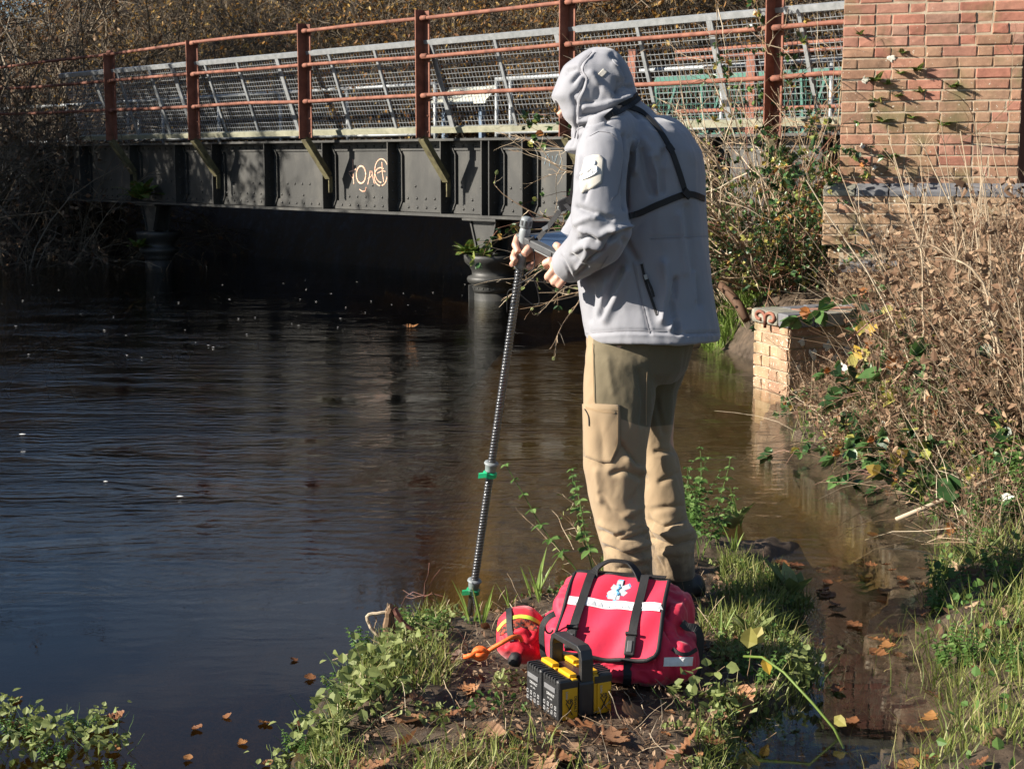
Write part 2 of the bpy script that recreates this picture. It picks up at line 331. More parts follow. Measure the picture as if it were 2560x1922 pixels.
# ------------------------------------------------------------------ footbridge: riveted plate girder, rusty rails, leaning mesh panels
M_black = pm('black_iron', [(.25, (.012, .0125, .012)), (.5, (.030, .030, .028)), (.66, (.055, .053, .047)), (.8, (.11, .075, .05))], 3.2, .55, .0, .3, .004, 40, (1, 1, .5), 8)
M_rust = pm('rusty_iron', [(.3, (.095, .034, .021)), (.5, (.185, .066, .040)), (.75, (.27, .115, .072))], 9, .8, 0, .4, .003, 90)
M_moss = pm('mossy_iron', [(.3, (.06, .048, .026)), (.5, (.13, .115, .055)), (.75, (.20, .18, .09))], 12, .85, 0, .4, .003, 80)
M_galv = pm('galvanised_steel', [(.3, (.21, .225, .23)), (.7, (.34, .355, .365))], 14, .5, .3, .1, .001, 90)
M_sill = pm('weathered_steel', [(.3, (.20, .20, .14)), (.7, (.36, .35, .26))], 10, .7, .1, .2, .002)
M_deck = pm('deck_timber', [(.3, (.03, .025, .02)), (.7, (.09, .075, .055))], 6, .9)
fb = thing('footbridge', 'long black riveted plate girder footbridge with rusty handrails crossing the dark river', 'bridge', OB)
zt = bpx(1000, 352, 0)[1]; zb = bpx(1000, 532, 0)[1]; sA = bpx(60, 400, 0)[0]+1; sZ = bpx(2110, 400, 0)[0]-.6
obj('girder_web', MB().box(Bp((sA+sZ)/2, 0, (zt+zb)/2), D*(sA-sZ)/2, NB*.008, (0, 0, (zt-zb)/2)), M_black, fb)
obj('top_flange', MB().box(Bp((sA+sZ)/2, 0, zt), D*(sA-sZ)/2, NB*.15, (0, 0, .012)), M_black, fb)
obj('bottom_flange', MB().box(Bp((sA+sZ)/2, 0, zb), D*(sA-sZ)/2, NB*.17, (0, 0, .014)), M_black, fb)
for zc, nm in ((zt-.06, 'upper_angle'), (zb+.065, 'lower_angle')):
    obj(nm, MB().box(Bp((sA+sZ)/2, .016, zc), D*(sA-sZ)/2, NB*.007, (0, 0, .046)), M_black, fb)
US = [100, 200, 325, 438, 531, 661, 806, 969, 1101, 1203, 1222, 1305, 1415, 1523, 1640, 1770, 1910, 2053]
SS = [bpx(u, 440, .14)[0] for u in US]; rv = MB()
def rivet(p, ax, r=.016): rv.lathe(p, [(r*1.0, 0), (r*.8, .007), (r*.3, .012)], 7, ax=ax)
for k, s in enumerate(SS):
    mb = MB().box(Bp(s, .075, (zt+zb)/2), D*.007, NB*.067, (0, 0, (zt-zb)/2-.014))
    obj('stiffener', mb, M_black, fb)
    g = MB()                                          # bent angle iron beside each stiffener
    pts = [(.02, zt-.02), (.02, zt-.06), (.085, zt-.15), (.085, zb+.13), (.02, zb+.02)]
    sgn = -1
    path = [Bp(s-.012-.10*(1 if i in (2, 3) else .35), .022, z) for i, (o, z) in enumerate(pts)]
    for a, c in zip(path[:-1], path[1:]): g.bar(a, c, .012, .03, NB)
    obj('corner_angle', g, M_black, fb)
    for z in np.linspace(zb+.14, zt-.14, 6):
        rivet(Bp(s-.055, .012, z), NB); rivet(Bp(s-.008, .07, z), -D, .014)
for s in np.arange(sZ+.1, sA-.1, .155):
    rivet(Bp(s, .023, zt-.06), NB); rivet(Bp(s, .023, zb+.065), NB)
    if rng.random() < .75: rivet(Bp(s+.03, .008, zb+.16), NB)
    if rng.random() < .5: rivet(Bp(s+.05, .008, zb+.29), NB)
    rivet(Bp(s, .12, zt+.012), (0, 0, 1), .013)
o = obj('rivets', rv, M_black, fb, True, 'stuff')
# far girder, deck boards and cross beams
obj('far_girder', MB().box(Bp((sA+sZ)/2, -1.62, (zt+zb)/2), D*(sA-sZ)/2, NB*.02, (0, 0, (zt-zb)/2)), M_black, fb)
obj('deck', MB().box(Bp((sA+sZ)/2, -.82, zt-.10), D*(sA-sZ)/2, NB*.76, (0, 0, .03)), M_deck, fb)
for s in np.arange(sZ+.3, sA, 1.2): obj('cross_beam', MB().box(Bp(s, -.8, zb+.1), D*.04, NB*.76, (0, 0, .09)), M_black, fb)
# posts: a web plate and a flange, with a cranked foot going back to the girder
UP = [(270, 136, 352), (477, 102, 350), (757, 59, 347), (1053, 25, 345), (1416, -25, 342), (1936, -60, 345)]
PO = .47; Srail = []
for k, (u, v0, v1) in enumerate(UP):
    s, ztop = bpx(u, v0, PO); zk = bpx(u, v1, PO)[1]; Srail.append(s)
    mb = MB(); mb.box(Bp(s+.03, PO-.01, (ztop+zk)/2), D*.006, NB*.065, (0, 0, (ztop-zk)/2)); mb.box(Bp(s-.012, PO-.06, (ztop+zk)/2), D*.045, NB*.007, (0, 0, (ztop-zk)/2-.01))
    q = obj('railing_post', mb, M_rust, fb)
    ft = MB(); a = Bp(s, PO-.02, zk+.01); c = Bp(s-.02, .15, zk-.42); e = Bp(s-.02, .15, zk-.60)
    dn = nrm(np.asarray(c)-a); pr = nrm(np.cross(dn, D))
    ft.box((a+c)/2+D*.028, (c-a)/2, pr*.05, D*.006); ft.box((a+c)/2-pr*.045*(1 if pr.dot(NB) < 0 else -1), (c-a)/2, pr*.006, D*.045)
    ft.bar(c, e, .012, .05, NB)
    obj('bracket_foot', ft, M_moss, q)
    for z in (zk+.06, zk+.22): obj('bolt', MB().lathe(Bp(s-.03, PO-.052, z), [(.012, 0), (.009, .012)], 6, ax=NB), M_rust, q)
s_pts = [bpx(-40, 160, PO)[0]]+Srail+[sZ-.1]
for (zz, kink) in ((bpx(1053, 46, PO)[1], -.06), (bpx(1053, 141, PO)[1], .03), (bpx(1053, 240, PO)[1], .05)):
    pts = []
    for i, s in enumerate(s_pts):
        dz = kink*(1.0 if i == 0 else (.35 if i == 1 else 0))+rng.normal(0, .006)
        pts.append(Bp(s, PO-.005, zz+dz))
        if i < len(s_pts)-1: s2 = (s+s_pts[i+1])/2; pts.append(Bp(s2, PO-.005, zz+dz*.5+rng.normal(0, .008)))
    pts = sorted(pts, key=lambda p: (p-OB).dot(D)); d_ = np.linspace(0, len(pts)-1, 60); pts = np.array(pts)
    pts = np.stack([np.interp(d_, np.arange(len(pts)), pts[:, k]) for k in range(3)], 1)
    obj('handrail', MB().tube(pts, .021, 8), M_rust, fb, True)
    for s in Srail: obj('rail_sleeve', MB().tube([Bp(s-.09, PO-.005, zz), Bp(s-.04, PO-.005, zz), Bp(s+.01, PO-.005, zz)], .027, 8), M_rust, fb, True)
# leaning galvanised mesh panels
o0, o1 = .10, .40; sL, zm0 = bpx(860, 330, o0); zm1 = bpx(700, 140, o1)[1]
sl0, sl1 = bpx(150, 200, o1)[0], bpx(2125, 40, o1)[0]; sfx = lambda k: (lambda a: a)(k)
def ML(s, t): return Bp(s, o0+(o1-o0)*t, zm0+(zm1-zm0)*t)
e_ = nrm(ML(0, 1)-ML(0, 0)); pn = np.cross(D, e_); pn = pn if pn.dot(NB) > 0 else -pn
mp_ = obj('mesh_panel', MB().box((ML(sl0, 1)+ML(sl1, 1))/2, D*(sl0-sl1)/2, e_*.026, pn*.022), M_galv, fb)
obj('bottom_channel', MB().box((ML(sl0, 0)+ML(sl1, 0))/2, D*(sl0-sl1)/2, e_*.028, pn*.03), M_sill, mp_)
ub = [(438, 1), (600, 0), (700, 1), (830, 0), (944, 0), (1085, 1), (1245, 0), (1400, 1), (1600, 0), (1780, 1), (2003, 0), (300, 0), (380, 1), (520, 0), (240, 1)]
for u, big in ub:
    s = bpx(u-8, 150, o1)[0]; ww = .032 if big else .018
    obj('panel_bar', MB().box((ML(s, 0)+ML(s, 1))/2+pn*.012, D*ww, e_*np.linalg.norm(ML(s, 1)-ML(s, 0))/2*.97, pn*.008), M_galv, mp_)
wr = MB(); hl = np.linalg.norm(ML(0, 1)-ML(0, 0)); Rw = .0021
for t in np.linspace(.04, .96, 18): wr.box((ML(sl0, t)+ML(sl1, t))/2, D*(sl0-sl1)/2, e_*Rw, pn*Rw)
for s in np.arange(sl1, sl0, .052): wr.box((ML(s, 0)+ML(s, 1))/2-pn*.006, D*Rw, e_*hl/2*.97, pn*Rw)
obj('mesh_wires', wr, M_galv, mp_, kind='stuff')
# chalked scrawl on the third lit panel
M_chalk = pm('faded_orange_paint', [(.3, (.55, .20, .10)), (.7, (.85, .62, .48))], 60, .9, 0, 0)
gr = MB(); L2 = lambda x, y: np.array(Bp(bpx(700+x/2.307, y/2.307, .012)[0], .012, bpx(700+x/2.307, y/2.307, .012)[1]))
def scrawl(pts, w):
    P3 = np.array([L2(398+(q[0]-378)*.90 if q[0] < 1000 else q[0], q[1]) for q in pts]); sd = nrm(np.cross(np.gradient(P3, axis=0), NB)); N = len(P3)
    V = np.stack([P3-sd*w, P3+sd*w], 1).reshape(-1, 3); i = np.arange(N-1)*2; gr.add(V, np.stack([i, i+1, i+3, i+2], 1))
ell = lambda cx, cy, rx, ry, a0=0, a1=360: [(cx+rx*math.cos(math.radians(a)), cy+ry*math.sin(math.radians(a))) for a in np.linspace(a0, a1, 22)]
for pts, w in (([(402, 918), (404, 990), (408, 1062)], .006), ([(378, 992), (400, 985), (422, 976)], .006), ([(378, 1000), (392, 1020), (408, 1030)], .004), (ell(455, 1008, 30, 50), .008), ([(498, 1065), (508, 1020), (514, 985)], .006), ([(500, 1030), (518, 1020), (530, 1000)], .005),
    ([(524, 985), (530, 1020), (540, 1060)], .005), (ell(585, 985, 42, 68, 90, 330), .006), (ell(580, 1020, 40, 52, 0, 300), .006), ([(588, 935), (592, 1000), (600, 1050)], .006), ([(560, 1000), (590, 985), (612, 990)], .004), ([(445, 1092), (462, 1104), (480, 1104), (488, 1080)], .005)):
    scrawl(pts, w)
obj('painted_scrawl', gr, M_chalk, fb)
M_pale = pm('faded_blue_chalk', [(.3, (.10, .13, .15)), (.7, (.18, .25, .30))], 60, .9, 0, 0); gr = MB()
for pts in ([(1525, 950), (1535, 900), (1550, 890)], [(1550, 900), (1556, 960)], [(1570, 900), (1580, 950), (1600, 890)], [(1610, 960), (1625, 910)]): scrawl(pts, .004)
obj('chalk_marks', gr, M_pale, fb)
# ------------------------------------------------------------------ piers
def pier(u, name_label, full=True):
    s = bpx(u, 545, 0)[0]; c = Bp(s, -.02, 0); R = mpp(15.9)
    p = thing('iron_pier', name_label, 'bridge pier', c, 'cast iron piers under the bridge')
    zc = lambda v: bpx(1230, v, .1)[1]
    obj('column', MB().lathe(c+np.array([0, 0, -.7]), [(.19, 0), (.19, .7+zc(730)-.02)], 28), M_black, p, True)
    obj('capital', MB().lathe(c, [(.19, zc(735)), (.205, zc(725)), (.205, zc(715)), (.255, zc(708)), (.265, zc(700)), (.255, zc(694)), (.21, zc(690)), (.215, zc(680)), (.24, zc(668)), (.285, zc(658)), (.295, zc(648)), (.295, zc(640)), (.1, zc(640))], 32), M_black, p, True)
    rvt = MB()
    for a in np.linspace(0, 2*np.pi, 22): rvt.lathe(c+np.array([.203*math.cos(a), .203*math.sin(a), zc(722)]), [(.012, -.002), (.009, .008)], 6, ax=(math.cos(a), math.sin(a), 0))
    obj('rivets', rvt, M_black, p, kind='stuff')
    sd = MB(); za, zz = zb-.015, zc(640)
    for off in (.10, -.10):                              # tapering bearing plates
        V = [c+D*x+NB*off+np.array([0, 0, z]) for x, z in ((-.20, za), (.20, za), (.10, zz), (-.10, zz))]
        V = np.array(V+[v+NB*.016 for v in V]); sd.add(V, [(0, 1, 2, 3), (7, 6, 5, 4), (0, 4, 5, 1), (1, 5, 6, 2), (2, 6, 7, 3), (3, 7, 4, 0)])
    sd.box(c+np.array([0, 0, za-.014]), D*.26, NB*.19, (0, 0, .012)); sd.box(c+np.array([0, 0, (za+zz)/2]), D*.012, NB*.10, (0, 0, (za-zz)/2-.02))
    for q in (-.2, .2):
        a = c+D*q*1.0+NB*.11+np.array([0, 0, za-.03]); e = c+D*q*.45+NB*.11+np.array([0, 0, zz+.02]); sd.bar(a, e, .02, .05, NB)
    obj('bearing', sd, M_black, p)
    return p, c, s
PIER1, pc1, ps1 = pier(1228, 'black cast iron pier with flared ringed capital, in sun beside the man')
PIER2, pc2, ps2 = pier(392, 'black cast iron pier in deep shade at the far left of the bridge')
# little stake beside the sunny pier
c = gnd(1180, 748, 0); tag(obj('mooring_stake', MB().box(c+np.array([0, 0, .03]), (.035, 0, 0), (0, .03, 0), (0, 0, .12)), M_black, org=c, bevel=.006), 'short square grey stake standing in the water beside the pier', 'stake')
# ------------------------------------------------------------------ railings, board and fence behind the bridge
OG = -1.95
def railing(us, v_top_at, drop, label, posts):
    s0, s1 = bpx(us[0], v_top_at[0], OG)[0], bpx(us[1], v_top_at[0], OG)[0]; z = bpx(v_top_at[1], v_top_at[0], OG)[1]
    g = thing('galvanised_railing', label, 'railing', Bp((s0+s1)/2, OG, z-drop), 'tubular railings on the path behind the bridge')
    tp = np.array([Bp(s, OG, z) for s in np.linspace(s0, s1, 8)]); e0, e1 = Bp(s0, OG, z-drop-.4), Bp(s1, OG, z-drop-.4)
    obj('top_rail', MB().tube(tp, .027, 8), M_galv, g, True); obj('lower_rail', MB().tube(tp-np.array([0, 0, drop]), .022, 8), M_galv, g, True)
    for u in posts:
        s = bpx(u, v_top_at[0], OG)[0]; obj('upright', MB().tube([Bp(s, OG, z), Bp(s, OG, z-drop-.5)], .026, 8), M_galv, g, True)
railing((-60, 1090), (215, 1000), .62, 'grey tubular steel railing seen through the mesh, left of the notice board', [165, 318, 345, 405, 545, 700, 868, 1088])
railing((1240, 2140), (190, 1400), .62, 'grey tubular steel railing seen through the mesh, right of the notice board', [1242, 1277, 1540, 1806, 2080])
og = -2.35
def Q(u, v, o=og): s, z = bpx(u, v, o); return Bp(s, o, z)
nb = thing('notice_board', 'tilted pale information board on two posts behind the mesh', 'notice board', Q(1150, 300))
tl, tr_, br, bl = Q(1125, 224, -2.75), Q(1248, 212, -2.75), Q(1213, 252), Q(1070, 258)
M_board = pm('board_print', [(.35, (.50, .50, .42)), (.5, (.62, .60, .50)), (.6, (.35, .45, .48)), (.72, (.62, .55, .40))], 14, .35, 0, 0, detail=2)
V = np.array([tl, tr_, br, bl]); mb = MB().add(np.vstack([V, V-np.array([0, 0, .03])]), [(0, 1, 2, 3), (7, 6, 5, 4), (0, 4, 5, 1), (1, 5, 6, 2), (2, 6, 7, 3), (3, 7, 4, 0)])
obj('panel', mb, M_board, nb)
for u, vv in ((1112, 246), (1205, 240)):
    t_ = Q(u, vv+6, -2.5); obj('leg', MB().box(t_-np.array([0, 0, .5]), D*.03, NB*.03, (0, 0, .5)), pm('blue_grey_post', [(.12, .17, .24)], 5, .5), nb)
M_green = pm('green_paint', [(.3, (.015, .085, .065)), (.7, (.03, .15, .11))], 9, .5)
gf = thing('green_fence', 'green painted mesh fence behind the bridge, right of the man', 'fence', Q(1880, 330, -2.9))
oG = -2.9; s0 = bpx(1640, 200, oG)[0]; s1 = bpx(2140, 200, oG)[0]; z1 = bpx(1880, 188, oG)[1]; z0 = bpx(1880, 338, oG)[1]
for z, nm in ((z1, 'top_bar'), (z0, 'bottom_bar')): obj(nm, MB().box(Bp((s0+s1)/2, oG, z), D*(s0-s1)/2, NB*.02, (0, 0, .03)), M_green, gf)
for i_, s in enumerate(np.linspace(s0, s1, 9)): obj('fence_stay', MB().bar(Bp(s, oG, z1), Bp(s+.25*(1 if i_ % 2 else -.2), oG, z0), .03, .03), M_green, gf)
wm = MB()
for s in np.arange(s1, s0, .07): wm.box(Bp(s, oG, (z0+z1)/2), D*.003, NB*.003, (0, 0, (z1-z0)/2))
for z in np.arange(z0, z1, .07): wm.box(Bp((s0+s1)/2, oG+.006, z), D*(s0-s1)/2, NB*.003, (0, 0, .003))
obj('fence_wires', wm, M_green, gf, kind='stuff')
fr_ = thing('rusty_railing', 'rusty iron post and rail parapet on the far side of the bridge', 'railing', Bp(bpx(1877, 300, -1.66)[0], -1.66, zt))
for v in (118, 137, 274):
    z = bpx(1877, v, -1.66)[1]; a = bpx(1690, v, -1.66)[0]; obj('rail', MB().tube([Bp(a, -1.66, z), Bp((a+sZ)/2, -1.66, z+.004), Bp(sZ, -1.66, z)], .02, 8), M_rust, fr_, True)
for u in (1580, 1877): s = bpx(u, 200, -1.66)[0]; zz = bpx(u, 125, -1.66)[1]; obj('post', MB().box(Bp(s, -1.68, (zz+zt)/2), D*.055, NB*.03, (0, 0, (zz-zt)/2)), M_rust, fr_)
# ------------------------------------------------------------------ brick parapet pillar and the low abutment
def brickmat(name, stops, lich, moss=(.10, .11, .04)):
    m, n, b = nodes(name); oi = n.nodes.new('ShaderNodeObjectInfo'); r = ramp(n, stops); n.links.new(oi.outputs['Random'], r.inputs[0])
    a1 = noise(n, 26, 7, .7, 'Generated'); c = None
    tcn = n.nodes.new('ShaderNodeNewGeometry')
    def wn(scale, det, ro=.6):
        x = n.nodes.new('ShaderNodeTexNoise'); x.inputs['Scale'].default_value = scale; x.inputs['Detail'].default_value = det; x.inputs['Roughness'].default_value = ro; n.links.new(tcn.outputs['Position'], x.inputs['Vector']); return x
    b1, b2, b3 = wn(34, 7, .75), wn(48, 6, .7), wn(3.2, 5)
    c = mixc(n, .55, r.outputs[0], mixc(n, b1.outputs[0], (.35, .3, .3), (1.6, 1.6, 1.6)), 'MULTIPLY')
    b4 = wn(7, 6, .7); sg = ramp(n, [(.35, (.42, .40, .38)), (.6, (1, 1, 1))]); n.links.new(b4.outputs[0], sg.inputs[0]); c = mixc(n, .75, c, sg.outputs[0], 'MULTIPLY'); g = ramp(n, [(.50, (0, 0, 0)), (.70, (.7, .7, .7))]); n.links.new(b3.outputs[0], g.inputs[0]); c = mixc(n, g.outputs[0], c, moss)
    l = ramp(n, [(lich, (0, 0, 0)), (lich+.035, (1, 1, 1))]); n.links.new(b2.outputs[0], l.inputs[0]); c = mixc(n, l.outputs[0], c, (.62, .58, .48))
    n.links.new(c, b.inputs['Base Color']); b.inputs['Roughness'].default_value = .85; bump(n, b, b1.outputs[0], .5, .006); return m
M_red = brickmat('red_brick', [(.0, (.34, .135, .09)), (.3, (.41, .185, .125)), (.55, (.30, .145, .10)), (.8, (.43, .22, .155)), (1, (.27, .16, .115))], .665)
M_brown = brickmat('brown_brick', [(.0, (.30, .155, .095)), (.35, (.36, .21, .13)), (.6, (.27, .16, .10)), (.85, (.39, .24, .15)), (1, (.35, .15, .10))], .635)
M_tan = brickmat('tan_brick', [(.0, (.36, .22, .125)), (.4, (.42, .28, .17)), (.7, (.32, .22, .135)), (1, (.38, .21, .13))], .605)
M_mortar = pm('lime_mortar', [(.3, (.24, .19, .13)), (.7, (.46, .38, .28))], 18, .95, 0, .5, .004, 120)
M_blue = pm('blue_brick', [(.3, (.075, .078, .085)), (.6, (.14, .14, .15)), (.8, (.20, .19, .15))], 12, .6, 0, .3, .003, 90)
M_stone = pm('coping_stone', [(.3, (.10, .10, .085)), (.55, (.20, .19, .15)), (.75, (.33, .31, .24))], 16, .85, 0, .4, .004, 90)
M_lich = pm('white_lichen', [(.3, (.40, .38, .31)), (.7, (.62, .60, .53))], 30, .95, 0, .5, .004, 140)
def brick_mesh(L, h, d, seed):
    r = np.random.default_rng(seed); bm = MB(); c = .006
    xs = [-L/2, -L/2+c, L/2-c, L/2]; zs = [-h/2, -h/2+c, h/2-c, h/2]; V = []
    for z in zs:
        for x in xs:
            edge = (abs(x) > L/2-1e-6)+(abs(z) > h/2-1e-6)
            V.append((x+r.normal(0, .0022), (-d/2+(.003 if edge else 0)+(.002 if edge == 2 else 0)+r.normal(0, .0012)), z+r.normal(0, .0012)))
    Q = [(i+4*j, i+1+4*j, i+5+4*j, i+4+4*j) for j in range(3) for i in range(3)]
    k = len(V); loop = [0, 1, 2, 3, 7, 11, 15, 14, 13, 12, 8, 4]
    for i in loop: V.append((V[i][0], d/2, V[i][2]))
    for a in range(12): b_ = (a+1) % 12; Q.append((loop[a], k+a, k+b_, loop[b_]))
    bm.add(V, Q); return bm.mesh('brick')
PB = {}
def brick(parent, c, ex, out, L, mat, h=.0635, d=.10, roll=0, name='brick'):
    key = (L > .16, mat.name, h, random.randrange(4)); L0 = .215 if L > .16 else .103
    if key not in PB: PB[key] = brick_mesh(L0, h, d, len(PB)+1); PB[key].materials.append(mat)
    o = bpy.data.objects.new(name, PB[key]); COL.objects.link(o); o.parent = parent
    ez = np.cross(ex, -out); R = Matrix((ex, -np.asarray(out), (0, 0, 1))).transposed()
    o.matrix_local = Matrix.Translation(Vector(np.asarray(c)-ORG[parent.name])) @ R.to_4x4() @ Matrix.Rotation(roll, 4, 'Y') @ Matrix.Diagonal((L/L0, 1, 1, 1))
    return o
def courses(parent, O, ex, out, x0, x1, z0, z1, mat, ch=.0735, phead=.42, lean=0):
    z = z0+ch/2; k = 0
    while z < z1:
        x = x0; first = True
        while x < x1-.03:
            head = (k % 2 == 1 and first) or (not first and random.random() < phead); L = .1085 if head else .225
            L *= random.uniform(.96, 1.04); L = min(L, x1-x) if x+L < x1-.06 else x1-x
            mm = mat(z, x) if callable(mat) else mat
            brick(parent, O+ex*(x+L/2)+out*(-.05+.006+random.uniform(-.004, .005))+np.array([0, 0, z+random.uniform(-.0015, .0015)]), ex, out, L-.009, mm, roll=random.uniform(-.006, .006)); x += L; first = False
        z += ch; k += 1
aP = math.radians(17); exP = np.array([math.cos(aP), -math.sin(aP), 0]); outP = np.array([-math.sin(aP), -math.cos(aP), 0])
q = at(2101, 300, 11.0); OP = np.array([q[0], q[1], 0]); zP = lambda v: at(2101, v, 11.0)[2]
pil = thing('brick_pillar', 'tall weathered red brick bridge pillar with ferns and lichen, right of the man', 'brick pillar', OP)
W = 1.195; zpl = zP(480); ztop = 2.78
obj('mortar_core', MB().box(OP+exP*W/2-outP*.30+np.array([0, 0, (ztop+zpl)/2]), exP*(W/2-.003), outP*.3005, (0, 0, (ztop-zpl)/2)), M_mortar, pil)
courses(pil, OP, exP, outP, 0, W, zpl+.03, ztop-.05, lambda z, x: M_red if z > zP(120)+random.uniform(-.05, .05) or random.random() < .18 else M_brown)
for k in range(8):                                        # left return of the pillar
    pass
courses(pil, OP-outP*.6, -outP*-1*-1, -exP, 0, .6, zpl+.03, ztop-.05, M_red)
obj('capping', MB().box(OP+exP*W/2-outP*.28+np.array([0, 0, ztop]), exP*(W/2+.05), outP*.34, (0, 0, .05)), M_stone, pil, bevel=.01)
# plinth with sloping blue coping bricks
zp0 = zP(612); PO_ = .075
obj('mortar_core', MB().box(OP+exP*(W/2-.02)-outP*.25+np.array([0, 0, (zp0+zpl-.02)/2]), exP*(W/2+.075), outP*(.25+PO_+.002), (0, 0, (zpl-.02-zp0)/2)), M_mortar, pil)
courses(pil, OP+outP*PO_, exP, outP, -.095, W+.05, zp0, zpl-.03, M_tan)
x = -.10
while x < W+.05:
    L = .225; c0 = OP+exP*(x+L/2)
    V = []
    for xx in (-L/2+.004, L/2-.004):
        for o_, z in ((PO_+.012, zpl-.028), (PO_+.012, zpl+.012), (.004, zpl+.064), (-.02, zpl+.064), (-.02, zpl-.028)): V.append(c0+exP*xx+outP*o_+np.array([0, 0, z+random.uniform(-.002, .002)]))
    Q = [(i, (i+1) % 5, 5+(i+1) % 5, 5+i) for i in range(5)]; obj('coping_brick', MB().add(V, Q, [(0, 2, 1), (0, 3, 2), (0, 4, 3), (5, 6, 7), (5, 7, 8), (5, 8, 9)]), M_blue if x > 0 else M_stone, pil, bevel=.004); x += L
# lower footing with one course of leaning slabs
zf1 = zP(665)
obj('mortar_core', MB().box(OP+exP*(W/2+.2)-outP*.2+np.array([0, 0, (zp0-.12)/2+.06]), exP*(W/2+.18), outP*(.2+.03), (0, 0, (zp0+.1)/2)), M_mortar, pil)
courses(pil, OP+outP*.035, exP, outP, .03, W+.3, .2, zf1-.02, M_tan)
courses(pil, OP+outP*.02, exP, outP, -.06, W+.2, zf1+.05, zp0, M_tan, phead=.9)
x = .03
while x < W+.3:
    L = random.choice((.22, .30)); obj('sloping_slab', MB().box(OP+exP*(x+L/2)+outP*.045+np.array([0, 0, zf1+.01-.06*0]), exP*(L/2-.004), outP*.05+np.array([0, 0, -.022]), np.array([0, 0, .028])+outP*.01), random.choice((M_blue, M_red, M_stone)), pil, bevel=.004); x += L
def onwall(u, v, o=.012):
    r = ray(u, v); t = ((OP-CAM).dot(outP)+o)/r.dot(outP); return CAM+r*t
def blob(c, out, ex, r, seed, th=.002):
    rr = np.random.default_rng(seed); a = np.linspace(0, 2*np.pi, 14, endpoint=False); ra = .85*r*(1+rr.normal(0, .3, 14)); z = np.array([0, 0, 1.])
    P0 = [c+ra[i]*(math.cos(a[i])*ex+math.sin(a[i])*z) for i in range(14)]; P1 = [c+.72*ra[i]*(math.cos(a[i])*ex+math.sin(a[i])*z)+out*th for i in range(14)]
    return MB().ring([P0, P1])
for i_, (u, v, r, o_) in enumerate([(2229, 148, .03, .012), (2163, 201, .026, .012), (2157, 366, .02, .012), (2187, 418, .02, .012), (2265, 493, .016, PO_+.012), (2373, 495, .014, PO_+.012)]):
    obj('lichen_patch', blob(onwall(u, v, o_), outP, exP, r, i_), M_lich, pil)
# shaded wall set back behind the pillar's right side
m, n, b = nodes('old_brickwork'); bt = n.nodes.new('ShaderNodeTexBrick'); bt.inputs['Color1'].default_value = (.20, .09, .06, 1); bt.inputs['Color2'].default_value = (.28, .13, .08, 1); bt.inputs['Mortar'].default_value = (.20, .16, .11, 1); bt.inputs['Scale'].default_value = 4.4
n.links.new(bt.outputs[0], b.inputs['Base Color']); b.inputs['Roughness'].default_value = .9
tag(obj('wing_wall', MB().box(OP+exP*(W+1.4)-outP*.62+np.array([0, 0, 1.15]), exP*1.45, outP*.15, (0, 0, 1.25)), m, org=OP+exP*(W+1.4)-outP*.62), 'shaded brick wing wall set back behind the right edge of the pillar', 'wall')
# ------------------------------------------------------------------ low abutment with dark coping and an iron scroll
ztc = at(1969, 786, 9.3)[2]; q = at(1969, 786, 9.3); C0 = np.array([q[0], q[1], 0]); dl = nrm(np.array([-.30, .95, 0])); dr_ = nrm(np.array([.90, .40, 0]))
best = min(np.arange(.2, 1.4, .01), key=lambda t: abs(proj(C0+dl*t+np.array([0, 0, ztc]))[0]-1877)); LL = best; RL = 1.25
ab = thing('brick_abutment', 'low brick abutment with dark coping stones and a rusty iron scroll at the water edge', 'abutment', C0)
nl = np.array([-dl[1], dl[0], 0]); nl = nl if nl[1] < 0 or nl[0] < 0 else -nl; nr_ = np.array([dr_[1], -dr_[0], 0])
Vq = lambda a, b_, z: C0+dl*a+dr_*b_+np.array([0, 0, z])
def slab(a0, a1, b0, b1, z0, z1, jit=.003):
    j = lambda: random.uniform(-jit, jit)
    V = [Vq(a, b_, z)+np.array([j(), j(), j()]) for z in (z0, z1) for a, b_ in ((a0, b0), (a1, b0), (a1, b1), (a0, b1))]
    return MB().add(V, [(3, 2, 1, 0), (4, 5, 6, 7), (0, 1, 5, 4), (1, 2, 6, 5), (2, 3, 7, 6), (3, 0, 4, 7)])
zc0 = ztc-.088
obj('mortar_core', slab(.034, LL-.02, .034, RL, -.4, zc0+.004, 0), M_mortar, ab)
courses(ab, Vq(0, 0, 0)+nr_*-.034*0+dl*.03, dr_, nr_, .03, RL, -.08, zc0-.004, M_tan)
courses(ab, Vq(0, 0, 0)+dr_*.03+dl*LL, -dl, nl, 0, LL-.03, -.08, zc0-.004, M_tan)
obj('coping_stone', slab(.13, LL, -.005, .20, zc0, ztc), M_stone, ab, bevel=.02)
obj('coping_brick', slab(0, .125, 0, .2, zc0, ztc-.003), M_blue, ab, bevel=.008)
b0 = .204
while b0 < RL: obj('coping_brick', slab(0, .22, b0, b0+.215, zc0, ztc-random.uniform(.002, .008)), random.choice((M_blue, M_blue, M_stone)), ab, bevel=.008); b0 += .22
for a0, a1 in ((.225, .33), (.335, .44), (.445, .55), (.555, LL)):
    b0 = .204
    while b0 < RL and a1 > a0: obj('capping_slab', slab(a0, a1, b0, b0+.215, zc0, ztc-random.uniform(.003, .012)), random.choice((M_blue, M_stone, M_blue, M_red)), ab, bevel=.006); b0 += .22
sc_m = MB(); ctr = Vq(LL*.55, 0, zc0+.035)+nl*.012; hx = -dl
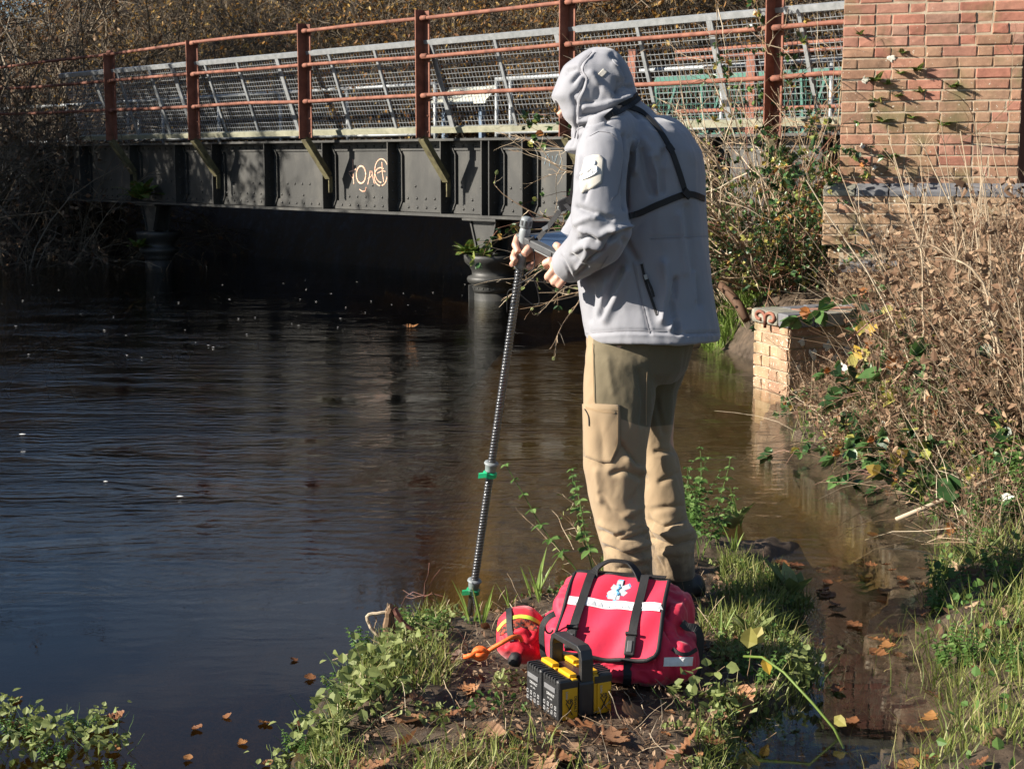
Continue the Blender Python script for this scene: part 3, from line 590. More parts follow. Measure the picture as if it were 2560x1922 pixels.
for sg in (-1, 1):
    pts = [ctr+np.array([0, 0, -.055]), ctr+np.array([0, 0, -.01])]
    for t_ in np.linspace(0, 1, 16):
        a_ = math.pi*(1.0-1.6*t_); rr_ = .034*(1-.45*t_); pts.append(ctr+hx*sg*2.0*(.036+rr_*math.cos(a_)*1.)+np.array([0, 0, .012+rr_*math.sin(a_)]))
    sc_m.tube(pts, .011, 6)
obj('iron_scroll', sc_m, M_rust, ab, True)
for i_, (a_, b_, z, r) in enumerate([(0, .12, .33, .03), (0, .2, .25, .04), (0, .3, .3, .035), (0, .36, .22, .03), (0, .45, .26, .03), (0, .1, .17, .022), (0, .55, .17, .035), (0, .62, .24, .03)]): obj('lichen_patch', blob(Vq(a_+.025, b_, z)+nr_*.006, nr_, dr_, r, 40+i_), M_lich, ab)
# ------------------------------------------------------------------ plants
M_twig = leafm('grey_twigs', [(0, (.035, .026, .018)), (.5, (.10, .078, .055)), (1, (.22, .18, .13))], .8, 0, .2)
M_autumn = leafm('autumn_leaves', [(0, (.12, .045, .014)), (.35, (.26, .12, .030)), (.7, (.38, .21, .05)), (1, (.46, .32, .10))], .6, .35)
M_orange = leafm('orange_beech_leaves', [(0, (.16, .045, .010)), (.5, (.34, .10, .018)), (1, (.42, .18, .03))], .6, .4)
M_stem = leafm('pale_dead_stems', [(0, (.10, .056, .034)), (.4, (.22, .145, .086)), (.8, (.40, .31, .21)), (1, (.54, .45, .33))], .75, .1, .25)
M_dead = leafm('withered_leaves', [(0, (.08, .045, .027)), (.45, (.19, .112, .068)), (1, (.36, .25, .16))], .8, .2, .2)
M_bram = leafm('bramble_leaves', [(0, (.014, .036, .012)), (.45, (.045, .105, .030)), (.75, (.10, .18, .05)), (.9, (.36, .33, .08)), (1, (.36, .13, .04))], .38, .2, .5)
M_cane = leafm('bramble_canes', [(0, (.12, .045, .035)), (.5, (.24, .12, .08)), (1, (.36, .26, .15))], .6, 0)
M_nettle = leafm('nettle_leaves', [(0, (.05, .10, .022)), (.5, (.09, .18, .04)), (1, (.17, .26, .08))], .5, .4)
M_grass = leafm('grass_blades', [(0, (.08, .11, .022)), (.45, (.18, .23, .05)), (.8, (.30, .32, .09)), (1, (.44, .37, .19))], .5, .4)
M_iris = leafm('young_shoots', [(0, (.14, .22, .04)), (1, (.26, .36, .09))], .45, .45)
M_grey = leafm('pale_green_leaves', [(0, (.12, .155, .045)), (.6, (.22, .26, .085)), (1, (.34, .36, .16))], .6, .35)
M_fern = leafm('fern_fronds', [(0, (.07, .13, .025)), (.6, (.15, .24, .05)), (.85, (.20, .24, .06)), (1, (.34, .15, .05))], .5, .35)
M_ivy = leafm('ivy_leaves', [(0, (.012, .030, .010)), (.7, (.030, .065, .020)), (1, (.07, .12, .035))], .35, .15, .5)
U = lambda n, a=0., b=1.: rng.uniform(a, b, n)
def proto(name, label, cat, parts, group=None):
    g = thing(name, label, cat, (0, 0, 0), group)
    for nm, mb, mt in parts:
        if mb.n: obj(nm, mb, mt, g)
    return g
def fan(n, rad, lean, zb=1.):
    a = U(n, 0, 2*np.pi); r = rad*np.sqrt(U(n)); S = np.stack([r*np.cos(a), r*np.sin(a), np.zeros(n)], 1)
    d = np.stack([np.cos(a)*lean*U(n), np.sin(a)*lean*U(n), np.full(n, zb)], 1); return S, nrm(d)
# --- thicket shrubs behind the bridge
def make_shrub(name, label, cat, h, n0, n1, n2, n3, nl, lm, lsz, spread=.5, r0=.03, tint=(0, 1)):
    S, d = fan(n0, .5, spread*1.6); P0 = grow(S, d, h*U(n0, .7, 1.1), 8, .14, .0)
    S1, d1 = spawn(P0, n1, .7, .15); P1 = grow(S1, d1, h*U(n1, .2, .5), 6, .2, .02)
    S2, d2 = spawn(P1, n2, .8); P2 = grow(S2, d2, h*U(n2, .08, .22), 5, .25)
    S3, d3 = spawn(P2, n3, .9); P3 = grow(S3, d3, h*U(n3, .04, .11), 4, .25)
    tw = MB(); tw.tubes(P0, taper(n0, 8, r0*U(n0, .5, 1.2)), 5, tint=U(n0, 0, .7)); tw.tubes(P1, taper(n1, 6, r0*.38*U(n1, .6, 1.2)), 3, tint=U(n1, 0, .9)); tw.tubes(P2, taper(n2, 5, r0*.2*U(n2, .7, 1.2), .4), 3, tint=U(n2)); tw.tubes(P3, taper(n3, 4, r0*.13*U(n3, .8, 1.2), .5), 3, tint=U(n3))
    lv = MB(); Lp, ld = spawn(P3, nl, 1.2, 0); lv.leaves(Lp, ld+np.array([0, 0, -.5]), rdir(nl, .8), U(nl, .6, 1.3)*lsz, U(nl, .2, .34)*lsz, tint=U(nl, *tint))
    return proto(name, label, cat, [('branches', tw, M_twig), ('leaves', lv, lm)])
GZ = lambda x, y: float(gz(np.array([x]), np.array([y]), False)[0])
def put(pr, used, x, y, rz, s, label, group, dz=0., tilt=(0, 0)):
    z = GZ(x, y)+dz; R = rz
    if pr.name not in used:
        used.add(pr.name); pr.location = (x, y, z); pr.rotation_euler = (tilt[0], tilt[1], R); pr.scale = (s, s, s); pr['label'] = label; pr['group'] = group; return pr
    return copy_tree(pr, (x, y, z), R, s, label, group, tilt)
used = set()
SH = [make_shrub('thicket_shrub', 'a', 'shrub', 4.2, 26, 220, 1500, 3600, 3000, M_autumn, .11, .55, .035),
      make_shrub('thicket_shrub', 'a', 'shrub', 4.0, 30, 260, 1700, 4200, 1500, M_autumn, .10, .7, .03, (.4, 1)),
      make_shrub('thicket_shrub', 'a', 'shrub', 4.6, 22, 240, 1500, 3800, 4200, M_orange, .13, .5, .04)]
rows = [(-3.6, np.arange(-9, 14, 1.9), .62), (-6.0, np.arange(-11, 20, 2.5), .85), (-9.5, np.arange(-13, 26, 3.0), .98), (-15, np.arange(-16, 34, 4.), 1.12)]
for k, (off, ss, s_) in enumerate(rows):
    for s in ss:
        p = Bp(s+rng.normal(0, .5), off+rng.normal(0, .4), 0); u = proj(p+np.array([0, 0, 2]))[0]
        if k < 1 and 1500 < u < 2100 and random.random() < .5: continue
        kind = 2 if (u < 420 and random.random() < .75) or (u > 420 and random.random() < .12) else (0 if u > 900 and random.random() < .72 else 1)
        word = ('brown-leaved twiggy shrub', 'nearly bare grey twiggy shrub', 'shrub with orange beech leaves')[kind]
        where = ('beyond the bridge handrail', 'in the thicket behind the path', 'higher on the wooded slope', 'at the top of the wooded slope')[k]
        if k == 3: put(SH[kind], used, p[0], p[1], U(1, 0, 6)[0], s_*rng.uniform(.9, 1.25), word+' '+where, 'shrubs '+where)
        else: put(SH[kind], used, p[0], p[1], U(1, 0, 6)[0], s_*rng.uniform(.85, 1.2), word+' '+where+(', left third' if u < 850 else (', behind the man' if u < 1700 else ', toward the pillar')), 'shrubs '+where)
for k, s in enumerate(np.arange(9, 34, 1.9)):
    p = Bp(s, -12.5+(k % 3)*1.3, 0); put(SH[2 if k % 3 == 0 else 1], used, p[0], p[1], k*1.3, 1.0+.1*(k % 3), 'tall twiggy shrub filling the slope at the top left', 'shrubs at the top left')
# --- trees on the left bank and behind, whose crowns shade the far end and are mirrored in the river
def make_tree(name, label, h, n1, n2, n3, nl, lm, lsz):
    P0 = np.zeros((1, 9, 3)); P0[0, :, 2] = np.linspace(0, h*.8, 9); P0[0, :, :2] += np.cumsum(rng.normal(0, .06*h/8, (9, 2)), 0)
    S1, d1 = spawn(P0, n1, .75, .2); d1[:, 2] += .25; P1 = grow(S1, d1, h*U(n1, .2, .42), 7, .16, .05)
    S2, d2 = spawn(P1, n2, .7); P2 = grow(S2, d2, h*U(n2, .08, .18), 5, .22)
    S3, d3 = spawn(P2, n3, .9); P3 = grow(S3, d3, h*U(n3, .03, .08), 4, .25)
    tr_m = MB().tubes(P0, taper(1, 9, .022*h, .3), 9, tint=[.2]); br = MB(); br.tubes(P1, taper(n1, 7, .006*h*U(n1, .6, 1.3)), 5, tint=U(n1, 0, .6)); br.tubes(P2, taper(n2, 5, .002*h*U(n2, .7, 1.2), .4), 3, tint=U(n2, 0, .8)); br.tubes(P3, taper(n3, 4, .001*h*U(n3, .7, 1.2), .5), 3, tint=U(n3))
    lv = MB(); Lp, ld = spawn(P3, nl, 1.2, 0); lv.leaves(Lp, ld, rdir(nl, .8), U(nl, .6, 1.3)*lsz, U(nl, .25, .4)*lsz, tint=U(nl))
    return proto(name, label, 'tree', [('trunk', tr_m, M_twig), ('branches', br, M_twig), ('crown', lv, lm)])
T1 = make_tree('autumn_tree', 'a', 9, 60, 700, 3600, 8000, M_autumn, .15)
for k, (x, y, s) in enumerate([(-11.5, 17.2, .72), (-14.5, 20.5, .95), (-11, 13.5, .55), (-12, 25, .9), (-10.5, 19.5, .62), (-13.2, 22.6, .8), (-1, 37, .95), (4, 36, 1.05), (9, 33, 1.), (13, 30, .8), (-13, 40, .55)]):
    lb = 'tree on the left bank shading the bridge end' if k < 6 else 'tall autumn tree on the slope beyond the thicket'
    put(T1, used, x, y, k*1.3, s, lb, 'trees on the left bank' if k < 6 else 'trees on the far slope')
# --- bare willow scrub overhanging the left bank
def make_scrub():
    S, d = fan(34, .7, 1.5, .8); P0 = grow(S, d, U(34, 1.6, 3.2), 9, .16, -.10); S1, d1 = spawn(P0, 420, .6, .2); P1 = grow(S1, d1, U(420, .4, 1.1), 6, .2, -.06); S2, d2 = spawn(P1, 1800, .7); P2 = grow(S2, d2, U(1800, .12, .4), 4, .2, -.04)
    tw = MB(); tw.tubes(P0, taper(34, 9, U(34, .010, .022)), 4, tint=U(34, .3, 1)); tw.tubes(P1, taper(420, 6, U(420, .004, .008)), 3, tint=U(420, .2, 1)); tw.tubes(P2, taper(1800, 4, U(1800, .003, .005)), 3, tint=U(1800, .2, 1))
    lv = MB(); Lp, ld = spawn(P2, 700, 1.2, 0); lv.leaves(Lp, ld, rdir(700, .8), U(700, .05, .1), U(700, .015, .03), tint=U(700))
    return proto('willow_scrub', 'a', 'shrub', [('branches', tw, M_twig), ('leaves', lv, M_dead)])
WS = make_scrub()
for k, (u, y, s, lb) in enumerate([(40, 21.5, 1.0, 'tangled bare scrub hanging over the water at the left edge'), (-80, 20.0, 1.1, 'bare scrub at the far left, half outside the picture'), (130, 23.0, 1.15, 'tangled bare scrub in front of the left end of the bridge railing'), (230, 24.5, .8, 'low bare scrub under the shaded bridge end'), (-40, 24, 1.3, 'tall bare scrub beside the left bridge approach'), (60, 26.5, 1.5, 'tall bare scrub behind the left bridge approach'), (10, 29, 2.1, 'very tall bare scrub at the top left corner'), (160, 30, 1.9, 'tall scrub rising above the left end of the handrail')]):
    p = at(u, 500, y); put(WS, used, p[0], p[1], k*1.1, s, lb, 'scrub on the left bank')
# --- bramble and thorn thicket between the bridge and the pillar
def cane_set(n, rad, L0, L1, lean, drop, nl, lsz, ns, r=.006, K=12, zb=1.):
    S, d = fan(n, rad, lean, zb); P0 = grow(S, d, U(n, L0, L1), K, .10, drop); S1, d1 = spawn(P0, ns, .8, .15); P1 = grow(S1, d1, U(ns, .1, .45)*L1*.5, 5, .2, drop*.6)
    cn = MB(); cn.tubes(P0, taper(n, K, r*U(n, .6, 1.3)), 4, tint=U(n)); cn.tubes(P1, taper(ns, 5, r*.5*U(ns, .6, 1.2)), 3, tint=U(ns))
    lv = MB(); Lp, ld = spawn(P1, nl, .9, 0); lv.leaves(np.repeat(Lp, 3, 0), np.repeat(ld, 3, 0)+rdir(nl*3)*.8, rdir(nl*3, 1.2), np.repeat(U(nl, .6, 1.3)*lsz, 3), np.repeat(U(nl, .3, .45)*lsz, 3), tint=np.repeat(U(nl), 3)); return cn, lv
def place_on(pr, lst, base_label, group):
    for k, (x, y, s, lb) in enumerate(lst): put(pr, used, x, y, U(1, 0, 6)[0], s, lb or base_label, group)
cn, lv = cane_set(40, .35, 1.3, 2.9, 1.0, -.11, 2100, .058, 560); BB = proto('bramble_bush', 'big tangled bramble bush between the bridge girder and the brick pillar', 'bush', [('canes', cn, M_cane), ('leaves', lv, M_bram)])
put(BB, used, 2.0, 12.35, .4, .92, 'big tangled bramble bush against the left edge of the brick pillar', 'brambles by the pillar'); put(BB, used, 1.95, 12.3, 2.1, .75, 'bramble bush hanging over the water behind the man', 'brambles by the pillar'); put(BB, used, 2.0, 11.6, 4.4, .55, 'low bramble between the log and the abutment', 'brambles by the pillar')
S, d = fan(30, .35, 1.5, 1.); d[:, 0] -= .55; P0 = grow(S, d, U(30, 1.0, 2.4), 10, .14, -.04); S1, d1 = spawn(P0, 200, .7, .2); P1 = grow(S1, d1, U(200, .2, .7), 6, .22)
S2, d2 = spawn(P1, 380, .8); P2 = grow(S2, d2, U(380, .08, .25), 4, .2)
tw = MB(); tw.tubes(P0, taper(30, 10, U(30, .004, .012)), 4, tint=U(30, .3, 1)); tw.tubes(P1, taper(200, 6, U(200, .003, .005)), 3, tint=U(200, .3, 1)); tw.tubes(P2, taper(380, 4, U(380, .002, .003)), 3, tint=U(380, .3, 1))
TH = proto('thorn_bush', 'a', 'bush', [('branches', tw, M_stem)]); put(TH, used, 1.95, 11.9, 0, 1.0, 'bare pale thorn bush spreading in front of the girder', 'thorn bushes'); put(TH, used, 2.3, 12.1, 1.2, 1.0, 'bare pale thorn bush against the railing end', 'thorn bushes'); put(TH, used, 1.8, 12.4, .5, .7, 'low bare thorn bush by the water behind the man', 'thorn bushes')
# pale log and green waterside weeds behind the man
lg = at(1845, 745, 11.4); tag(obj('pale_log', MB().tube([at(1800, 712, 11.6), at(1825, 735, 11.5), at(1848, 765, 11.4), at(1866, 800, 11.3)], [.03, .035, .036, .03], 9), M_stem, smooth=True, org=lg), 'pale fallen branch leaning in the weeds behind the man', 'log')
# twigs reaching from behind the man over the water by the pier
def twig_thing(name, label, cat, base, n, L, drx, lm, nl, lsz, r=.004):
    S = np.repeat(np.asarray(base)[None], n, 0)+rng.normal(0, .05, (n, 3)); d = nrm(np.asarray(drx)[None]+rng.normal(0, .3, (n, 3))); P0 = grow(S, d, U(n, .5, 1.)*L, 9, .14, -.02)
    S1, d1 = spawn(P0, n*9, .7, .1); P1 = grow(S1, d1, U(n*9, .06, .3)*L*.6, 5, .22); g = thing(name, label, cat, base)
    tw = MB(); tw.tubes(P0, taper(n, 9, r*U(n, .6, 1.2)), 4, tint=U(n, .3, 1)); tw.tubes(P1, taper(n*9, 5, r*.55*U(n*9, .7, 1.2)), 3, tint=U(n*9, .3, 1)); obj('twigs', tw, M_stem, g)
    if nl: lv = MB(); Lp, ld = spawn(P1, nl, .9, 0); lv.leaves(Lp, ld, rdir(nl, 1), U(nl, .6, 1.2)*lsz, U(nl, .3, .45)*lsz, tint=U(nl)); obj('leaves', lv, lm, g)
twig_thing('bare_twigs', 'bare twigs with a few pale leaves in front of the girder, left of the man', 'twigs', at(1490, 600, 8.2), 7, .62, (-1, .1, .25), M_grey, 26, .03)
twig_thing('bare_twigs', 'twigs drooping to the water beneath the tablet and hands', 'twigs', at(1500, 700, 8.0), 9, .62, (-1, .1, -.12), M_grey, 30, .03)
twig_thing('bare_twigs', 'thin twigs in front of the handrail beside the hood', 'twigs', at(1500, 400, 9.0), 5, .6, (-1, .2, .25), M_grey, 0, .03)
twig_thing('bare_twigs', 'pale twigs rising over the man\'s shoulder in front of the mesh', 'twigs', at(1800, 420, 10.5), 9, .95, (-.7, 0, 1), M_grey, 0, .03, .006)
# --- ferns
def make_fern(n, L):
    S, d = fan(n, .01, 1.2, .8); Pf = grow(S, d, U(n, .6, 1.1)*L, 9, .05, -.12); st = MB().tubes(Pf, taper(n, 9, np.full(n, .0015*L/.08)), 3, tint=U(n)); lv = MB(); B_, d_, N_, l_, t_ = [], [], [], [], []
    for i in range(n):
        T = nrm(np.gradient(Pf[i], axis=0)); sd = nrm(np.cross(T, (0, 0, 1)))
        for k in range(1, 9):
            for f in (0., .5):
                p = Pf[i, k]*(1-f)+Pf[i, min(8, k+1)]*f
                for sg in (-1, 1): B_.append(p); d_.append(sg*sd[k]+.35*T[k]); N_.append(np.cross(T[k], sd[k])); l_.append(L*.26*(1-(k/9)**2)+.004); t_.append(rng.random())
    lv.leaves(np.array(B_), np.array(d_), np.array(N_), np.array(l_), np.array(l_)*.24, tint=np.array(t_)); return st, lv
fs, fl = make_fern(8, .1); WF = proto('wall_fern', 'a', 'fern', [('stalks', fs, M_fern), ('fronds', fl, M_fern)])
for k, (x, y) in enumerate([(1130, 470), (1200, 490), (1270, 428), (1370, 410), (1250, 560), (1390, 535), (1570, 505), (1165, 705), (1335, 685), (1520, 725), (1215, 912), (1130, 585), (1650, 1190), (1280, 308), (1035, 200)]):
    p = onwall(1700+x/2.307, y/2.307, .015); o = copy_tree(WF, p, U(1, 0, 6)[0], (.85 if k in (3, 6, 7, 9, 10) else .6)*rng.uniform(.9, 1.1), ['small fern in the pillar joints, left of the middle', 'fern growing out of the pillar brickwork'][1] if k < 12 else 'tiny plant rooted in a pillar joint', 'ferns rooted in the brick pillar') if k else WF
    if k == 0: WF.location = p; WF['label'] = 'fern growing out of the pillar brickwork'; WF['group'] = 'ferns rooted in the brick pillar'
fs, fl = make_fern(12, .34); PF = proto('pier_fern', 'bright green fern growing on the sunny pier capital', 'fern', [('stalks', fs, M_fern), ('fronds', fl, M_fern)]); c = pc1-D*-.12+NB*.22+np.array([0, 0, bpx(1230, 640, .1)[1]]); PF.location = c; PF.scale = (.75,)*3
c2 = copy_tree(PF, pc1-D*.1+NB*.2+np.array([0, 0, bpx(1230, 642, .1)[1]]), 1., .5, 'smaller fern at the right of the sunny pier capital'); copy_tree(PF, pc2+NB*.25+np.array([0, 0, zb+.05]), 1., 1.3, 'dark fern hanging on the shaded bridge end'); copy_tree(PF, pc2+NB*.3+np.array([0, 0, .25]), 2., .7, 'dark fern low on the shaded pier')
# --- the right bank
n = 60; S, d = fan(n, .14, .9, 1.); P0 = grow(S, d, U(n, .3, 1.05), 8, .09, -.05); S1, d1 = spawn(P0, 170, .5, .3); P1 = grow(S1, d1, U(170, .06, .2), 4, .2)
st = MB(); st.tubes(P0, taper(n, 8, U(n, .0012, .0028)), 3, tint=U(n)); st.tubes(P1, taper(170, 4, U(170, .0007, .0012)), 3, tint=U(170)); lv = MB(); Lp, ld = spawn(P1, 330, 1., 0); lv.leaves(Lp, ld+np.array([0, 0, -.6]), rdir(330), U(330, .02, .05), U(330, .006, .014), tint=U(330), curl=.5)
DS = proto('dead_stem_clump', 'a', 'dead plant', [('stems', st, M_stem), ('leaves', lv, M_dead)])
n = 24; S, d = fan(n, .10, .6, 1.); P0 = grow(S, d, U(n, .5, 1.0), 8, .07, -.02); S1, d1 = spawn(P0, 200, .6, .3); P1 = grow(S1, d1, U(200, .05, .16), 4, .2); st = MB().tubes(P0, taper(n, 8, U(n, .0018, .0032)), 3, tint=U(n, 0, .6)); st.tubes(P1, taper(200, 4, U(200, .0008, .0012)), 3, tint=U(200, 0, .5)); lv = MB(); Lp, ld = spawn(P1, 330, 1., 0); lv.leaves(Lp, ld+np.array([0, 0, -.7]), rdir(330), U(330, .02, .045), U(330, .006, .013), tint=U(330), curl=.6)
q_ = None
DW = proto('withered_weed', 'a', 'dead plant', [('stems', st, M_dead), ('leaves', lv, M_dead)])
n = 110; S, d = fan(n, .12, 1.3, .7); P0 = grow(S, d, U(n, .2, .6), 7, .08, -.16); gb = MB().blades(P0, np.linspace(1, .1, 7)[None]*U(n, .0012, .003)[:, None], nrm(np.cross(P0[:, 2]-P0[:, 0], (0.1, .2, 1))), tint=U(n, .3, 1)); DG = proto('dry_grass_tuft', 'a', 'dry grass', [('blades', gb, M_stem)])
nn9 = 6; S, d = fan(nn9, .12, .55, 1.); P0 = grow(S, d, U(nn9, .7, 1.25), 9, .05, -.01); S1, d1 = spawn(P0, 34, .6, .5); P1 = grow(S1, d1, U(34, .06, .2), 4, .15); st = MB().tubes(P0, taper(nn9, 9, U(nn9, .0028, .0048), .45), 5, tint=U(nn9, .65, 1)); st.tubes(P1, taper(34, 4, U(34, .0009, .0015)), 3, tint=U(34, .6, 1)); TS = proto('tall_stalk_clump', 'a', 'dead plant', [('stalks', st, M_stem)])
def nettle(n, h, lsz, mat, rad=.09):
    S, d = fan(n, rad, .5, 1.); P0 = grow(S, d, U(n, .6, 1.1)*h, 9, .06); st = MB().tubes(P0, taper(n, 9, np.full(n, .0022), .5), 4, tint=U(n)); lv = MB(); B_, d_, L_ = [], [], []
    for i in range(n):
        for k in range(2, 9):
            a = U(1, 0, 3.14)[0]
            for q in (0, 1.57, 3.14, 4.71): B_.append(P0[i, k]); d_.append((math.cos(a+q), math.sin(a+q), -.15)); L_.append(lsz*(1.1-.08*k)*rng.uniform(.7, 1.1))
    L_ = np.array(L_); lv.leaves(np.array(B_), np.array(d_), np.tile((0, 0, 1.), (len(B_), 1))+rng.normal(0, .25, (len(B_), 3)), L_, L_*.33, tint=U(len(B_)), curl=.25); return [('stems', st, M_nettle), ('leaves', lv, mat)]
NG = proto('pale_weed', 'a', 'weed', [('stems', MB().tubes(grow(*fan(8, .09, 1.1, 1.), U(8, .07, .15), 6, .12), taper(8, 6, np.full(8, .0016)), 3, tint=U(8)), M_nettle), ('leaves', (lambda b_: b_.leaves(np.concatenate([rng.normal(0, .05, (46, 2)), U(46, .02, .12)[:, None]], 1), rdir(46, .15), rdir(46, 1.4), U(46, .02, .045), U(46, .010, .02), tint=U(46), curl=.3))(MB()), M_grey)]); NT = proto('nettle_plant', 'a', 'nettle', nettle(9, .42, .055, M_nettle)); NY = proto('young_nettle', 'a', 'nettle', nettle(7, .16, .04, M_nettle, .07))
cn, lv = cane_set(6, .05, .5, 1.1, 1.3, -.16, 40, .085, 26, .0035, 10); BS = proto('bramble_spray', 'a', 'bramble', [('canes', cn, M_cane), ('leaves', lv, M_bram)])
def broad(n, L, W, up, mat, name):
    a = U(n, 0, 6.28); d = np.stack([np.cos(a), np.sin(a), U(n, up*.6, up*1.3)], 1); lv = MB(); B_ = np.stack([np.cos(a)*.01, np.sin(a)*.01, np.zeros(n)], 1); lv.leaves(B_, d, np.stack([-np.cos(a), -np.sin(a), np.full(n, 1.)], 1), U(n, .6, 1.1)*L, U(n, .7, 1.1)*W, tint=U(n), curl=.25, fold=.3); return proto(name, 'a', 'plant', [('leaves', lv, mat)])
DK = broad(6, .15, .026, 1.3, M_grey, 'dock_plant'); IR = broad(5, .16, .007, 5., M_iris, 'flag_shoot'); IVL = broad(7, .10, .04, .7, M_ivy, 'ivy_sprig')
def where(x, y, dr):
    a = ('beside the near puddle' if y < 5.2 else ('by the fallen stick' if y < 6.6 else ('halfway along' if y < 8 else ('near the low abutment' if y < 9.4 else 'below the brick pillar'))))
    return a+(' at the right bank edge' if dr < .35 else (', high on the right bank' if dr > 1.1 else ', low on the right bank'))
def scat(pr, n, ok, lab, grp, smin=.7, smax=1.2, box=(1.4, 5.2, 5.2, 12), dmin=.0, dz=-.02):
    c = 0; t = 0
    while c < n and t < n*60:
        t += 1; x, y = rng.uniform(box[0], box[1]), rng.uniform(box[2], box[3])
        if x > .34*y+.5: continue
        dr = float(sdpoly(np.array([x]), np.array([y]), RB)[0])
        if dr < dmin or not ok(x, y, dr): continue
        s = rng.uniform(smin, smax)*(.6+.62*min(1, dr/.8)); u, v = proj(np.array([x, y, GZ(x, y)])); lim = 900 if 1860 < u < 2240 and y < C0[1]+.6 else (660 if u < 2330 else 540); s = min(s, max(.18, (v-lim)/F*y/.75))
        put(pr, used, x, y, rng.uniform(0, 6.28), s, lab+' '+where(x, y, dr), grp, dz, (rng.normal(0, .1), rng.normal(0, .1))); c += 1
inab = lambda x, y: C0[0]-.4 < x < C0[0]+1.2 and C0[1]-.05 < y < C0[1]+1.1
scat(DS, 72, lambda x, y, d: y > 5.6 and not inab(x, y), 'clump of pale dead stems', 'dead stem clumps on the right bank', .65, 1.2)
scat(DW, 46, lambda x, y, d: y > 6.6 and not inab(x, y), 'withered brown weed', 'withered weeds on the right bank', .6, 1.1)
scat(DG, 90, lambda x, y, d: y > 5.0 and not inab(x, y), 'tuft of dry tan grass', 'dry grass tufts on the right bank', .6, 1.2)
scat(TS, 20, lambda x, y, d: 5.8 < y < 9.6 and d > .25 and not inab(x, y), 'few tall pale dead stalks', 'tall dead stalk clumps on the right bank', .7, 1.2)
scat(NT, 48, lambda x, y, d: 5.2 < y < 9.4 and d > .1, 'green nettles among dead stems', 'nettles on the right bank', .6, 1.1)
scat(NY, 40, lambda x, y, d: y < 7.5, 'young bright nettles', 'young nettles on the right bank', .7, 1.3, (1.2, 3.2, 3.8, 8))
scat(BS, 74, lambda x, y, d: 5.6 < y < 9.5 and not inab(x, y), 'arching bramble spray', 'bramble sprays on the right bank', .6, 1.1)
scat(IVL, 60, lambda x, y, d: y > 4.8 and d > .25, 'sprig of dark glossy leaves', 'glossy leaf sprigs on the right bank', .6, 1.2, (1.2, 4, 4.4, 9))
for k, (x, y, s) in enumerate([(C0[0]+.62, C0[1]+.12, .45), (C0[0]+.85, C0[1]+.25, .6), (C0[0]+.3, C0[1]-.02, .26), (C0[0]+1., C0[1]+.36, .75)]): put(DW, used, x, y, k*1.1, s, 'withered weed hiding the face of the low abutment', 'withered weeds on the abutment', .0)
for k, (x, y, s) in enumerate([(2.25, 10.35, .4), (2.55, 10.4, .45), (2.9, 10.3, .6), (3.2, 10.2, .85), (3.45, 10.0, 1.0), (2.65, 10.0, .35), (3.6, 9.9, 1.15), (3.3, 9.5, .9)]): put(DW, used, x, y, k*1.7, s, 'withered weed standing against the pillar base', 'withered weeds at the pillar base', .02)
def stalk(label, pts, y, r, umb=True):
    P_ = [at(u, v, y+.04*i) for i, (u, v) in enumerate(pts)]; P_[0] = P_[0]*1.; g = thing('hogweed_stalk', label, 'dead plant', P_[0], 'tall dead stalks on the right bank'); d_ = np.linspace(0, len(P_)-1, 14); A = np.array(P_); A = np.stack([np.interp(d_, np.arange(len(P_)), A[:, k]) for k in range(3)], 1)+rng.normal(0, .003, (14, 3))
    obj('stalk', MB().tube(A, np.linspace(r, r*.45, 14), 7, tint=.85), M_stem, g, True)
    if umb: n = 16; Dd = rdir(n, .9); Pu = grow(np.repeat(A[-1:], n, 0), Dd, U(n, .07, .15), 5, .06); obj('umbel', MB().tubes(Pu, np.full((n, 5), r*.16), 3, tint=U(n, .6, 1)), M_stem, g)
stalk('tall straight pale stalk in the middle of the right bank', [(2318, 1146), (2312, 950), (2308, 800), (2302, 620)], 6.9, .007)
stalk('tall bent pale stalk near the right edge', [(2520, 1136), (2508, 960), (2482, 790), (2452, 690), (2392, 647)], 6.6, .009)
stalk('tall brownish stalk beside the bent one near the right edge', [(2502, 1070), (2490, 900), (2472, 800)], 6.7, .008)
stalk('leaning pale stalk crossing the middle of the right bank', [(2316, 940), (2420, 850), (2480, 805), (2540, 700)], 6.8, .005, False)
stalk('thin upright stalk in front of the pillar plinth', [(2300, 820), (2299, 700), (2298, 602)], 8.9, .006)
stalk('slanting dead stem in front of the pillar base', [(2470, 720), (2430, 620), (2340, 440), (2310, 370)], 9.2, .006)
lgp = gnd(2300, 1290, .1); tag(obj('fallen_stick', MB().tube([gnd(2240, 1298, .05), gnd(2330, 1262, .10), gnd(2440, 1215, .16), gnd(2520, 1180, .2)], [.008, .01, .01, .008], 8, tint=.9), M_stem, smooth=True, org=lgp), 'pale stick lying at the foot of the right bank by the water', 'stick')
yl = MB(); uvs = [(2135, 862), (2128, 885), (2150, 873), (2265, 790), (2280, 800), (2255, 785), (2235, 778), (2170, 800), (2150, 810), (2190, 805), (2540, 718), (2530, 722)]
BSY = thing('yellow_leaves_spray', 'bramble spray with large yellow leaves arching in front of the abutment', 'bramble', at(2200, 830, 7.6)); B_ = np.array([at(u, v, 7.6+.03*i) for i, (u, v) in enumerate(uvs[:10])]); yl.leaves(B_, rdir(10)+np.array([0, -.3, -.5]), rdir(10)+np.array([-.5, -1.5, .5]), U(10, .07, .11), U(10, .025, .035), tint=U(10)); M_yel = leafm('yellow_leaves', [(0, (.28, .26, .07)), (.5, (.42, .36, .10)), (1, (.55, .33, .03))], .5, .4)
